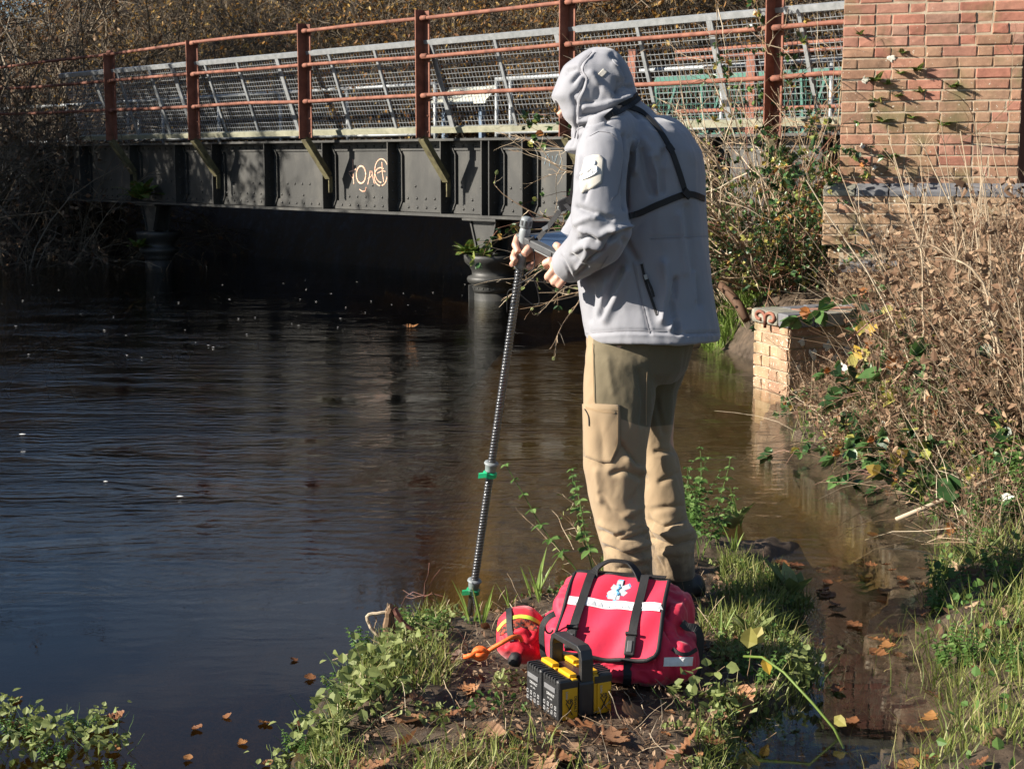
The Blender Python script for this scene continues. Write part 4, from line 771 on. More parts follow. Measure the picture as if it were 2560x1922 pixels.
obj('leaves', yl, M_yel, BSY); ca = np.array([at(u, v, 7.6) for u, v in [(2120, 852), (2180, 800), (2260, 765), (2350, 745), (2430, 760)]]); obj('cane', MB().tube(ca, .004, 5, tint=.2), M_cane, BSY, True)
# --- plants on and round the little spit
def gput(pr, u, v, rz, s, lab, grp=None, dz=0.):
    p = gnd(u, v, .03); x, y = p[0], p[1]; z = max(GZ(x, y), -.02)+dz
    if pr.name not in used: used.add(pr.name); pr.location = (x, y, z); pr.rotation_euler.z = rz; pr.scale = (s,)*3; pr['label'] = lab; tag(pr, group=grp); return pr
    o = copy_tree(pr, (x, y, z), rz, s, lab); tag(o, group=grp)
    if not grp and 'group' in o: del o['group']
    return o
gput(NT, 1740, 1310, .3, 1.0, 'tall green nettle right of the trousers, against the water'); gput(NT, 1770, 1360, 1.3, .62, 'shorter nettle low behind the right boot'); gput(NT, 1700, 1290, 2.2, .75, 'nettle partly behind the right knee of the trousers')
SP = nettle(3, .55, .05, M_nettle, .04); NL = proto('leafy_branch', 'leafy drooping shoot over the water left of the trousers', 'plant', SP); p = gnd(1465, 1440, 0); NL.location = p; NL.rotation_euler = (0, -.38, 0)
twig_thing('bare_twigs', 'dead twiggy stems at the water edge left of the trousers', 'twigs', gnd(1490, 1400, .02), 6, .34, (-.6, .2, 1), M_grey, 26, .025, .0022)
for k, (u, v, s) in enumerate([(1180, 1560, .9), (1205, 1565, 1.0), (1335, 1500, 1.15), (1350, 1505, .8), (1275, 1520, .6), (1500, 1440, .8), (1800, 1600, .7), (1850, 1290, 1.1), (1835, 1380, .8), (1750, 1400, .7)]): gput(IR, u, v, k*1.7, s, ['pair of fresh green flag shoots left of the red throw bag', 'fresh green flag shoot behind the red throw bag', 'fresh green flag shoot at the right of the spit'][0 if k < 2 else (1 if k < 6 else 2)], 'fresh shoots on the spit')
for k, (u, v, s, lb) in enumerate([(1985, 1480, 1.0, 'pale broad-leaved dock at the right tip of the spit'), (1880, 1590, .8, 'dock plant right of the black pouch'), (1830, 1290, 1.1, 'upright dock behind the boot, by the water'), (2440, 1415, .9, 'pale dock at the foot of the right bank'), (1950, 1480, .7, 'small dock near the right tip of the spit')]): gput(DK, u, v, k*1.3, s, lb)
for k, (u, v) in enumerate([(930, 1620), (900, 1680), (960, 1700), (880, 1740), (990, 1650), (870, 1790), (1040, 1590), (800, 1830), (940, 1760), (1900, 1700), (2000, 1690), (1760, 1780)]): gput(NG if k % 3 else NY, u, v, k, .6+.2*(k % 3), 'small pale green weed at the left rim of the spit' if k < 9 else 'small green weed on the right side of the spit', 'small weeds on the spit')
for k, (u, v) in enumerate([(40, 1790), (90, 1770), (150, 1800), (200, 1780), (250, 1770), (60, 1840), (130, 1850), (20, 1740), (260, 1830), (300, 1900), (130, 1920), (780, 1800), (740, 1830), (700, 1880)]): gput(NG if k % 3 else NY, u, v+20, k, .36+.16*(k % 3), 'green weed standing in the shallow water at the bottom left' if k < 11 else 'green weed in the water off the spit', 'weeds in the shallows', .015)
# long bent bramble runner at the right of the spit
rn = thing('bramble_runner', 'long green bramble runner arching from the spit into the puddle', 'bramble', gnd(2000, 1740, .05)); pts = np.array([gnd(1860, 1640, .12), gnd(1905, 1642, .14), gnd(1960, 1680, .12), gnd(2030, 1755, .08), gnd(2085, 1820, .02), gnd(2110, 1870, -.02)]); obj('cane', MB().tube(pts, .0035, 6, tint=.5), M_iris, rn, True)
lv = MB(); lv.leaves(np.array([gnd(1870, 1620, .14), gnd(1880, 1610, .15), gnd(1910, 1640, .14), gnd(2085, 1790, .05)]), np.array([(.1, 0, 1.), (.5, .3, .8), (.3, -.2, -1), (.5, -.5, -.3)]), np.tile((-.3, -1, .4), (4, 1)), np.array([.06, .055, .05, .04]), np.array([.026, .024, .015, .016]), tint=[.1, .4, .9, .2]); obj('leaves', lv, M_yel, rn)
# grass: too many blades to count
def grass(name, n, test, Lr, Wd, mat, box, lean=.9, drop=-.14, tint=(0, 1), z_min=-.05):
    x = rng.uniform(box[0], box[1], n*8); y = rng.uniform(box[2], box[3], n*8); k = test(x, y); x, y = x[k][:n], y[k][:n]; z = gz(x, y); k = z > z_min; x, y, z = x[k], y[k], z[k]; N = len(x)
    a = U(N, 0, 6.28); d = np.stack([np.cos(a)*lean*U(N), np.sin(a)*lean*U(N), np.ones(N)], 1); Pg = grow(np.stack([x, y, z-.005], 1), d, U(N, *Lr), 5, .12, drop)
    mb = MB().blades(Pg, np.array([1, .95, .8, .5, .08])[None]*U(N, *Wd)[:, None], nrm(np.stack([-np.sin(a), np.cos(a), np.zeros(N)], 1)), tint=np.clip(U(N, *tint)+.25*(vnoise(x*6, y*6, 4)-.5), 0, 1)); return obj(name, mb, mat, kind='stuff')
gm = lambda x, y: fbm(x*3.2, y*3.2, 3, 31)
def t_isl(x, y):
    d = sdpoly(x, y, ISL); u, v = proj(np.stack([x, y, np.full(x.shape, .03)], -1))
    worn = ((u > 1120) & (u < 1800) & (v > 1440) & (v < 1840)) | ((u > 880) & (u < 1640) & (v > 1745) & (rng.random(x.shape) < .8)) | ((u > 1500) & (u < 1800) & (v < 1700))
    edge = np.exp(-(d/.09)**2)*.22
    return (d > -.075) & (gm(x, y)+edge+np.where(u > 1750, .13, 0)+np.where((u < 1110) & (v > 1600), .05, 0) > np.where(worn, .22, .015)) & (rng.random(x.shape) < .9)
grass('spit_grass', 13500, t_isl, (.025, .10), (.0010, .0021), M_grass, (-.7, 1.1, 3.0, 5.4))
grass('spit_ground_cover', 2600, lambda x, y: (sdpoly(x, y, ISL) > 0), (.01, .03), (.001, .003), M_dead, (-.7, 1.1, 3.0, 5.3), 1.2, -.3)
grass('bank_grass', 6500, lambda x, y: (sdpoly(x, y, RB) > -.07) & (gm(x, y) > -.06), (.04, .14), (.0010, .0022), M_grass, (.9, 2.2, 3.2, 5.6), .7, -.14)
grass('water_grass', 420, lambda x, y: (np.abs(sdpoly(x, y, RB)+.12) < .12) | (np.abs(sdpoly(x, y, ISL)+.1) < .08), (.05, .15), (.0008, .0016), M_grass, (-.5, 1.6, 3.2, 4.8), 1.6, -.2, z_min=-.2)
grass('rear_grass', 2500, lambda x, y: (sdpoly(x, y, RB) > -.05) & (gm(x, y) > .0), (.05, .2), (.0012, .0026), M_grass, (1.1, 4.5, 5.4, 11), .8, -.12, (.2, 1))
grass('waterside_weeds', 900, lambda x, y: np.hypot(x-1.8, y-12.0) < .35, (.1, .35), (.003, .007), M_iris, (1.2, 2.4, 11.4, 12.6), .8, -.15)
def cover(name, n, poly, mat, box, L, seed, lift=.02, th=-.02):
    x = rng.uniform(box[0], box[1], n*8); y = rng.uniform(box[2], box[3], n*8); d_ = sdpoly(x, y, poly); u, v = proj(np.stack([x, y, np.full(x.shape, .03)], -1)); worn = ((u > 1120) & (u < 1780) & (v > 1440) & (v < 1830)) | ((u > 860) & (u < 1660) & (v > 1740))
    k = (d_ > -.04) & (fbm(x*4.5, y*4.5, 3, seed)+np.exp(-(d_/.12)**2)*.10 > np.where(worn, .2, th)); x, y = x[k][:n], y[k][:n]; N = len(x); L_ = U(N, *L)
    obj(name, MB().leaves(np.stack([x, y, gz(x, y)+U(N, .004, lift)], 1), rdir(N, .25), rdir(N, 1.6), L_, L_*U(N, .38, .5), tint=np.clip(U(N)*.7+.5*(vnoise(x*5, y*5, 8)-.2), 0, 1), curl=.2), mat, kind='stuff')
cover('creeping_ground_cover', 3600, ISL, M_grey, (-.7, 1.1, 3.05, 5.3), (.008, .024), 71, .035); cover('clover_cover', 1800, ISL, M_nettle, (-.7, 1.1, 3.05, 5.3), (.008, .02), 73, .03, .03); cover('bank_ground_cover', 2600, RB, M_nettle, (.9, 3.4, 3.2, 8.0), (.012, .035), 75, .10, -.02)
# dead iris litter: thatch of fine stems over the right bank
n = 3600; x = rng.uniform(1.2, 4.4, n*4); y = rng.uniform(5.0, 11.2, n*4); k = (sdpoly(x, y, RB) > .0) & (x < .34*y+.5); x, y = x[k][:n], y[k][:n]; N = len(x); z = gz(x, y)
th = MB().tubes(grow(np.stack([x, y, z], 1), rdir(N, .45)+np.array([-.2, -.1, .2]), U(N, .12, .5), 5, .14, -.12), taper(N, 5, U(N, .0008, .0022), .5), 3, tint=U(N)); obj('dead_stem_thatch', th, M_stem, kind='stuff')
n = 3000; x = rng.uniform(1.2, 4.4, n*4); y = rng.uniform(4.4, 11.2, n*4); k = (sdpoly(x, y, RB) > .0) & (x < .34*y+.5); x, y = x[k][:n], y[k][:n]; N = len(x); z = gz(x, y)+U(N, 0, .18)*sst((y-5)/2)
obj('withered_leaf_litter', MB().leaves(np.stack([x, y, z], 1), rdir(N), rdir(N, .5), U(N, .025, .06), U(N, .008, .018), tint=U(N), curl=.4), M_dead, kind='stuff')
# ------------------------------------------------------------------ the man
def skin_arrays(mb, size):
    me = mb.mesh('tmp'); o = bpy.data.objects.new('tmp', me); COL.objects.link(o); r = o.modifiers.new('r', 'REMESH'); r.mode = 'VOXEL'; r.voxel_size = size; r.adaptivity = 0
    dg = bpy.context.evaluated_depsgraph_get(); ev = o.evaluated_get(dg); m2 = ev.to_mesh(); nv = len(m2.vertices); V = np.zeros(nv*3, np.float32); m2.vertices.foreach_get('co', V); V = V.reshape(-1, 3).astype(float)
    lt = np.zeros(len(m2.polygons), np.int32); m2.polygons.foreach_get('loop_total', lt); li = np.zeros(len(m2.loops), np.int32); m2.loops.foreach_get('vertex_index', li)
    st = np.concatenate([[0], np.cumsum(lt)[:-1]]); Q = li[st[lt == 4][:, None]+np.arange(4)]; T = li[st[lt == 3][:, None]+np.arange(3)] if (lt == 3).any() else np.zeros((0, 3), int)
    ev.to_mesh_clear(); bpy.data.objects.remove(o); bpy.data.meshes.remove(me); return V, Q, T
def smooth(V, Q, T, it, lam=.5):
    E = np.vstack([Q[:, [0, 1]], Q[:, [1, 2]], Q[:, [2, 3]], Q[:, [3, 0]]]+([T[:, [0, 1]], T[:, [1, 2]], T[:, [2, 0]]] if len(T) else [])); n = len(V); c = np.bincount(E[:, 0], minlength=n)+np.bincount(E[:, 1], minlength=n)
    for _ in range(it):
        S = np.zeros_like(V)
        for k in range(3): S[:, k] = np.bincount(E[:, 0], V[E[:, 1], k], n)+np.bincount(E[:, 1], V[E[:, 0], k], n)
        V = V+lam*(S/np.maximum(c, 1)[:, None]-V)
    return V
def vnormals(V, Q, T):
    N = np.zeros_like(V); f = np.cross(V[Q[:, 2]]-V[Q[:, 0]], V[Q[:, 3]]-V[Q[:, 1]])
    for k in range(4): np.add.at(N, Q[:, k], f)
    if len(T):
        f = np.cross(V[T[:, 1]]-V[T[:, 0]], V[T[:, 2]]-V[T[:, 0]])
        for k in range(3): np.add.at(N, T[:, k], f)
    return nrm(N)
def sculpt(V, Q, T, strokes, ymax=99):
    N = vnormals(V, Q, T); tc_ = nrm(CAM-V); face = np.clip((N*tc_).sum(1)*2.2, 0, 1)*(V[:, 1] < ymax); u, v = proj(V); D_ = np.zeros(len(V))
    for pts, w, a in strokes:
        P_ = np.array(pts, float); d = segdist(u, v, P_[:-1], P_[1:]); D_ += a*np.exp(-(d/w)**2)
    return V+N*(D_*face)[:, None]
def noise_disp(V, N, amp, sc_, seed):
    n = fbm(V[:, 0]*sc_+V[:, 1]*sc_*.7, V[:, 2]*sc_*.45+V[:, 1]*sc_*.8, 4, seed); return V+N*(n*amp*2)[:, None]
class Body:
    def __init__(s, V, Q, T): s.V, s.Q, s.T = V, Q, T; s.bvh = BVHTree.FromPolygons([tuple(p) for p in V], [tuple(int(i) for i in q) for q in Q]+[tuple(int(i) for i in t) for t in T])
    def hit(s, u, v):
        r = nrm(ray(u, v)); h = s.bvh.ray_cast(Vector(CAM), Vector(r)); return (None, None) if h[0] is None else (np.array(h[0]), np.array(h[1]))
    def mb(s): return MB().add(s.V, s.Q, s.T if len(s.T) else None)
def resample(pts, n): P_ = np.array(pts, float); L = np.concatenate([[0], np.cumsum(np.linalg.norm(np.diff(P_, axis=0), axis=1))]); t = np.linspace(0, L[-1], n); return np.stack([np.interp(t, L, P_[:, k]) for k in range(P_.shape[1])], 1)
def smooth_line(A, it=2):
    for _ in range(it): A = np.vstack([A[:1], (A[:-2]+2*A[1:-1]+A[2:])/4, A[-1:]])
    return A
def ribbon(body, px, w, n=24, off=.002, th=.003, it=4):
    P_, N_ = [], []
    for u, v in resample(px, n):
        h, nn = body.hit(u, v)
        if h is not None: P_.append(h); N_.append(nn)
    P_ = smooth_line(np.array(P_), it); N_ = nrm(smooth_line(np.array(N_), it)); P_ = P_+N_*off; sd = nrm(np.cross(np.gradient(P_, axis=0), N_)); K = len(P_); w = np.broadcast_to(w, (K,))[:, None]
    R = np.stack([P_-sd*w/2, P_+sd*w/2, P_+sd*w/2*.96+N_*th, P_-sd*w/2*.96+N_*th], 1); return MB().ring(R)
def strap3(P_, nr, w, th=.002):
    P_ = np.array(P_, float); nr = nrm(np.broadcast_to(np.asarray(nr, float), P_.shape)); sd = nrm(np.cross(np.gradient(P_, axis=0), nr)); nr = nrm(np.cross(sd, np.gradient(P_, axis=0))); R = np.stack([P_-sd*w/2, P_+sd*w/2, P_+sd*w/2+nr*th, P_-sd*w/2+nr*th], 1); return MB().ring(R)
def patch(body, poly, off=.0025, th=.002, k=5, per=6):
    P2 = np.array(poly, float); n = len(P2); out = []
    for i in range(n):
        for f in range(per): out.append(P2[i]*(1-f/per)+P2[(i+1) % n]*f/per)
    out = np.array(out); c = out.mean(0); rings = []; last = None
    for s_ in list(np.linspace(1, 0.02, k)):
        R = []
        for p in c+(out-c)*s_:
            h, nn = body.hit(*p)
            if h is None: h, nn = last if last else (at(p[0], p[1], 4.6), np.array([0, -1., 0]))
            last = (h, nn); R.append(h+nn*(off+th))
        if not rings:
            R0 = []
            for p in c+(out-c)*1.01:
                h, nn = body.hit(*p); h, nn = (h, nn) if h is not None else last; R0.append(h-nn*.002)
            rings.append(R0)
        rings.append(R)
    mb = MB().ring(rings); return mb
def slices(rows, exp=2.3, n=36):
    R = []; a = np.arange(n)*2*np.pi/n; ca, sa = np.cos(a), np.sin(a); ca = np.sign(ca)*np.abs(ca)**(2/exp); sa = np.sign(sa)*np.abs(sa)**(2/exp)
    for v, uL, uR, ry, yc in rows:
        L_, R_ = at(uL, v, yc), at(uR, v, yc); c = (L_+R_)/2; rx = (R_[0]-L_[0])/2; R.append(c+np.stack([rx*ca, ry*sa, np.zeros(n)], 1))
    R = np.array(R); K = len(R); t = np.linspace(0, K-1, K*3-2); lo = np.floor(t).astype(int).clip(0, K-2); f = (t-lo)[:, None, None]; return R[lo]*(1-f)+R[lo+1]*f
Y0 = 4.80
man = thing('person', 'man in grey hooded jacket and sand trousers bent over a tablet', 'person', gnd(1600, 1500, .03))
# trousers
near = [(830, 1470, 1640, .08, 4.72), (900, 1462, 1640, .095, 4.69), (990, 1457, 1640, .098, 4.68), (1060, 1457, 1627, .095, 4.67), (1120, 1457, 1619, .09, 4.67), (1172, 1459, 1617, .088, 4.66), (1236, 1470, 1612, .084, 4.66), (1290, 1484, 1615, .082, 4.66), (1311, 1490, 1619, .086, 4.66), (1340, 1499, 1626, .088, 4.66), (1380, 1512, 1628, .08, 4.66), (1430, 1513, 1631, .08, 4.66), (1470, 1509, 1634, .08, 4.66), (1520, 1507, 1636, .08, 4.66)]
far = [(815, 1530, 1742, .09, 4.86), (860, 1540, 1732, .095, 4.86), (900, 1550, 1724, .095, 4.87), (940, 1560, 1708, .095, 4.87), (975, 1570, 1692, .09, 4.88), (1042, 1585, 1682, .088, 4.88), (1102, 1597, 1672, .085, 4.88), (1131, 1602, 1690, .085, 4.88), (1217, 1608, 1706, .082, 4.87), (1280, 1611, 1714, .08, 4.87), (1300, 1612, 1720, .083, 4.86), (1337, 1618, 1741, .086, 4.86), (1367, 1627, 1733, .08, 4.85), (1400, 1630, 1735, .08, 4.85), (1436, 1633, 1737, .08, 4.85)]
tm = MB().ring(slices(near)).ring(slices(far)).ring(slices([(800, 1470, 1740, .18, 4.79), (860, 1466, 1730, .18, 4.79), (920, 1475, 1712, .17, 4.79), (950, 1500, 1690, .14, 4.79)]))
V, Q, T = skin_arrays(tm, .0052); V = smooth(V, Q, T, 8)
st = []
for pts, w, a in [([(1497, 1328), (1550, 1352), (1617, 1332)], 8, -.012), ([(1510, 1350), (1565, 1372), (1628, 1358)], 8, .010), ([(1512, 1368), (1580, 1388), (1628, 1376)], 7, -.011), ([(1520, 1392), (1580, 1402), (1628, 1394)], 9, .007), ([(1540, 1340), (1600, 1318), (1618, 1310)], 7, -.010), ([(1500, 1310), (1560, 1335), (1610, 1312)], 9, .008), ([(1545, 1420), (1620, 1412)], 7, -.007), ([(1580, 1450), (1632, 1430)], 8, -.008), ([(1590, 1470), (1632, 1460)], 7, .006),
    ([(1531, 1184), (1560, 1176), (1610, 1196)], 9, -.010), ([(1553, 1112), (1592, 1160)], 8, -.010), ([(1570, 1150), (1612, 1180)], 10, .007), ([(1580, 1250), (1612, 1210)], 12, -.009), ([(1560, 1290), (1610, 1265)], 10, .006), ([(1500, 1235), (1530, 1275), (1580, 1300)], 9, -.006), ([(1490, 1180), (1500, 1250)], 14, .006), ([(1600, 930), (1612, 1000), (1608, 1060)], 10, -.008), ([(1520, 900), (1530, 980)], 14, .004), ([(1500, 1060), (1510, 1160)], 16, -.005),
    ([(1615, 1300), (1660, 1318), (1719, 1296)], 7, -.011), ([(1620, 1322), (1680, 1342), (1735, 1328)], 8, .010), ([(1622, 1346), (1680, 1362), (1738, 1350)], 7, -.012), ([(1650, 1205), (1700, 1180)], 9, -.007), ([(1630, 1275), (1712, 1262)], 9, -.007), ([(1640, 1130), (1690, 1128)], 8, -.008), ([(1660, 1400), (1668, 1434)], 4, -.004), ([(1650, 1385), (1725, 1380)], 8, .006), ([(1640, 1000), (1660, 1080)], 10, -.006), ([(1620, 1290), (1635, 1380), (1660, 1430)], 5, -.006)]: st.append((pts, w, a))
st = [(p_, w_*.72, a_*1.25) for p_, w_, a_ in st]; V = sculpt(V, Q, T, st); V = noise_disp(V, vnormals(V, Q, T), .007, 9, 51); V = noise_disp(V, vnormals(V, Q, T), .004, 30, 52); V = smooth(V, Q, T, 1); TR = Body(V, Q, T)
def cloth(name, cols, weave=900, rough=.85, b2=.12, sheen=.2):
    m, n, b = nodes(name); x = noise(n, 5, 5); r = ramp(n, cols); n.links.new(x.outputs[0], r.inputs[0]); y = noise(n, weave, 2); c = mixc(n, .3, r.outputs[0], mixc(n, y.outputs[0], (.6, .6, .6), (1.3, 1.3, 1.3)), 'MULTIPLY'); n.links.new(c, b.inputs['Base Color'])
    b.inputs['Roughness'].default_value = rough; b.inputs['Sheen Weight'].default_value = sheen; b.inputs['Specular IOR Level'].default_value = .25; z = noise(n, 34, 7, .62, stretch=(1, 1, .5)); h = mixc(n, .25, z.outputs[0], y.outputs[0]); bump(n, b, h, b2*2, .006); return m
M_sand = cloth('sand_cotton', [(.3, (.255, .182, .108)), (.7, (.30, .220, .135))], 700); M_olive = cloth('olive_canvas', [(.3, (.155, .125, .072)), (.7, (.19, .155, .092))], 700)
M_grey = M_jack = cloth('grey_softshell', [(.3, (.222, .225, .25)), (.7, (.255, .258, .285))], 1100, .75, .10, .3)
M_web = cloth('black_webbing', [(.3, (.012, .012, .013)), (.7, (.024, .024, .026))], 500, .6, .2, 0)
OLV = np.array([(1484, 780), (1860, 780), (1800, 1058), (1676, 1062), (1616, 1067), (1590, 1061), (1553, 1047), (1548, 1012), (1487, 1008), (1482, 920)], float)
u_, v_ = proj(TR.V); tmb = TR.mb(); tmb.tint = [np.clip(.5+sdpoly(u_, v_, OLV)/120, 0, 1)]
M_trs, n, b = nodes('two_tone_canvas'); at_n = n.nodes.new('ShaderNodeAttribute'); at_n.attribute_name = 'tint'; rs = ramp(n, [(.49, (0, 0, 0)), (.51, (1, 1, 1))]); n.links.new(at_n.outputs['Fac'], rs.inputs[0])
x = noise(n, 5, 5); y = noise(n, 700, 2); ra, rb_ = ramp(n, [(.3, (.255, .182, .108)), (.7, (.30, .220, .135))]), ramp(n, [(.3, (.118, .096, .058)), (.7, (.145, .120, .074))]); n.links.new(x.outputs[0], ra.inputs[0]); n.links.new(x.outputs[0], rb_.inputs[0])
c = mixc(n, rs.outputs[0], ra.outputs[0], rb_.outputs[0]); c = mixc(n, .3, c, mixc(n, y.outputs[0], (.6, .6, .6), (1.3, 1.3, 1.3)), 'MULTIPLY'); ge = n.nodes.new('ShaderNodeNewGeometry'); sx = n.nodes.new('ShaderNodeSeparateXYZ'); n.links.new(ge.outputs['Position'], sx.inputs[0]); md = noise(n, 16, 6, .7)
q1 = n.nodes.new('ShaderNodeMath'); q1.operation = 'MULTIPLY_ADD'; n.links.new(md.outputs[0], q1.inputs[0]); q1.inputs[1].default_value = -.42; n.links.new(sx.outputs[2], q1.inputs[2])      # mud splashed on the hems
q2 = n.nodes.new('ShaderNodeMapRange'); n.links.new(q1.outputs[0], q2.inputs[0]); q2.inputs[1].default_value = -.08; q2.inputs[2].default_value = .02; q2.inputs[3].default_value = .75; q2.inputs[4].default_value = 0
c = mixc(n, q2.outputs[0], c, (.075, .052, .034)); n.links.new(c, b.inputs['Base Color']); b.inputs['Roughness'].default_value = .85; b.inputs['Specular IOR Level'].default_value = .25; b.inputs['Sheen Weight'].default_value = .2
z = noise(n, 34, 7, .62, stretch=(1, 1, .5)); bump(n, b, mixc(n, .25, z.outputs[0], y.outputs[0]), .3, .007)
trs = obj('trousers', tmb, M_trs, man, True)
obj('cargo_pocket', patch(TR, [(1459, 1010), (1550, 1013), (1550, 1112), (1530, 1155), (1503, 1156), (1462, 1140)], .0005, .004, 8, 8), M_sand, trs, True)
M_thread = cloth('thread', [(.3, (.26, .18, .10)), (.7, (.30, .21, .12))])
for nm, px in (('stitching', [(1465, 1022), (1547, 1026)]), ('stitching', [(1544, 1016), (1544, 1110), (1527, 1150)]), ('stitching', [(1484, 860), (1487, 1006)]), ('stitching', [(1616, 930), (1614, 1062)])): obj(nm, ribbon(TR, px, .0025, 20, .004, .0012), M_thread, trs)
obj('pocket_zip', ribbon(TR, [(1468, 1018), (1500, 1028), (1536, 1031)], .006, 14, .004, .002), M_thread, trs); obj('zip_cord', ribbon(TR, [(1466, 1022), (1475, 1036), (1476, 1064)], .0025, 10, .005, .0025), M_web, trs)
# boots
bt = MB(); 
for (ua, va, ya, h0) in ((1572, 1505, 4.66, 1572), (1690, 1490, 4.85, 1690)):
    P_ = [at(ua, va-70, ya), at(ua+4, va-30, ya), at(ua+8, va+2, ya)]; bt.tube(P_, [.056, .055, .052], 16)
    base = at(ua+8, va+5, ya); zz = GZ(base[0], base[1])
    R = []
    for x_, w_, h_ in ((.085, .02, .045), (.07, .036, .07), (.02, .043, .085), (-.05, .044, .07), (-.12, .050, .055), (-.17, .044, .045), (-.20, .02, .03)):
        c = np.array([base[0]+x_, base[1]-x_*.15*-1, zz+h_/2+.005]); a = np.arange(16)*2*np.pi/16; R.append(c+np.stack([0*a, w_*np.cos(a), h_/2*1.05*np.sin(a)], 1))
    bt.ring(R)
V, Q, T = skin_arrays(bt, .006); V = smooth(V, Q, T, 4); M_boot = pm('black_rubber', [(.3, (.012, .012, .013)), (.7, (.028, .027, .026))], 20, .5, 0, .2, .002); 
u_, _ = proj(V); side = u_ > 1642
def sub(V, Q, T, mask):
    idx = np.cumsum(mask)-1; q = Q[mask[Q].all(1)]; t = T[mask[T].all(1)] if len(T) else T; return V[mask], idx[q], idx[t] if len(t) else t
for mk in (V[:, 1] < 4.755, V[:, 1] >= 4.755): v_, q_, t_ = sub(V, Q, T, mk); obj('boot', MB().add(v_, q_, t_ if len(t_) else None), M_boot, man, True)
# jacket and hood
body = [(292, 1470, 1672, .10, 4.80), (310, 1452, 1702, .16, 4.80), (332, 1452, 1724, .195, 4.80), (380, 1456, 1752, .212, 4.80), (432, 1450, 1760, .215, 4.80), (500, 1446, 1761, .212, 4.80), (560, 1443, 1766, .205, 4.80), (620, 1441, 1771, .20, 4.80), (700, 1441, 1778, .20, 4.80), (760, 1449, 1787, .203, 4.80), (805, 1455, 1793, .216, 4.79), (832, 1461, 1797, .222, 4.785), (846, 1463, 1796, .222, 4.785)]
hood = [(124, 1482, 1520, .03, 4.80), (131, 1462, 1537, .07, 4.80), (142, 1444, 1549, .095, 4.80), (165, 1410, 1566, .115, 4.80), (195, 1396, 1578, .125, 4.80), (222, 1385, 1585, .128, 4.80), (243, 1377, 1590, .128, 4.80), (258, 1389, 1602, .126, 4.80), (275, 1397, 1626, .125, 4.80), (292, 1402, 1640, .125, 4.80), (320, 1430, 1670, .12, 4.80), (350, 1426, 1650, .11, 4.80), (362, 1418, 1600, .10, 4.80), (376, 1409, 1580, .09, 4.80), (384, 1440, 1560, .06, 4.80)]
jm = MB().ring(slices(body)).ring(slices(hood, 2.9))
sl_n = [at(1556, 322, 4.68), at(1523, 336, 4.615), at(1509, 385, 4.55), at(1502, 440, 4.525), at(1499, 500, 4.51), at(1501, 545, 4.50), at(1508, 575, 4.505), at(1494, 602, 4.53), at(1468, 628, 4.58), at(1440, 650, 4.63), at(1418, 666, 4.66), at(1410, 672, 4.67)]
jm.tube(sl_n, [.06, .074, .077, .077, .078, .084, .086, .082, .070, .062, .056, .050], 20)
jm.tube([at(1552, 322, 4.92), at(1520, 350, 4.98), at(1505, 440, 5.02), at(1500, 520, 5.03), at(1480, 570, 5.02), at(1448, 600, 4.99), at(1420, 622, 4.95)], [.06, .075, .075, .08, .08, .065, .052], 16)
V, Q, T = skin_arrays(jm, .0052); V = smooth(V, Q, T, 8)
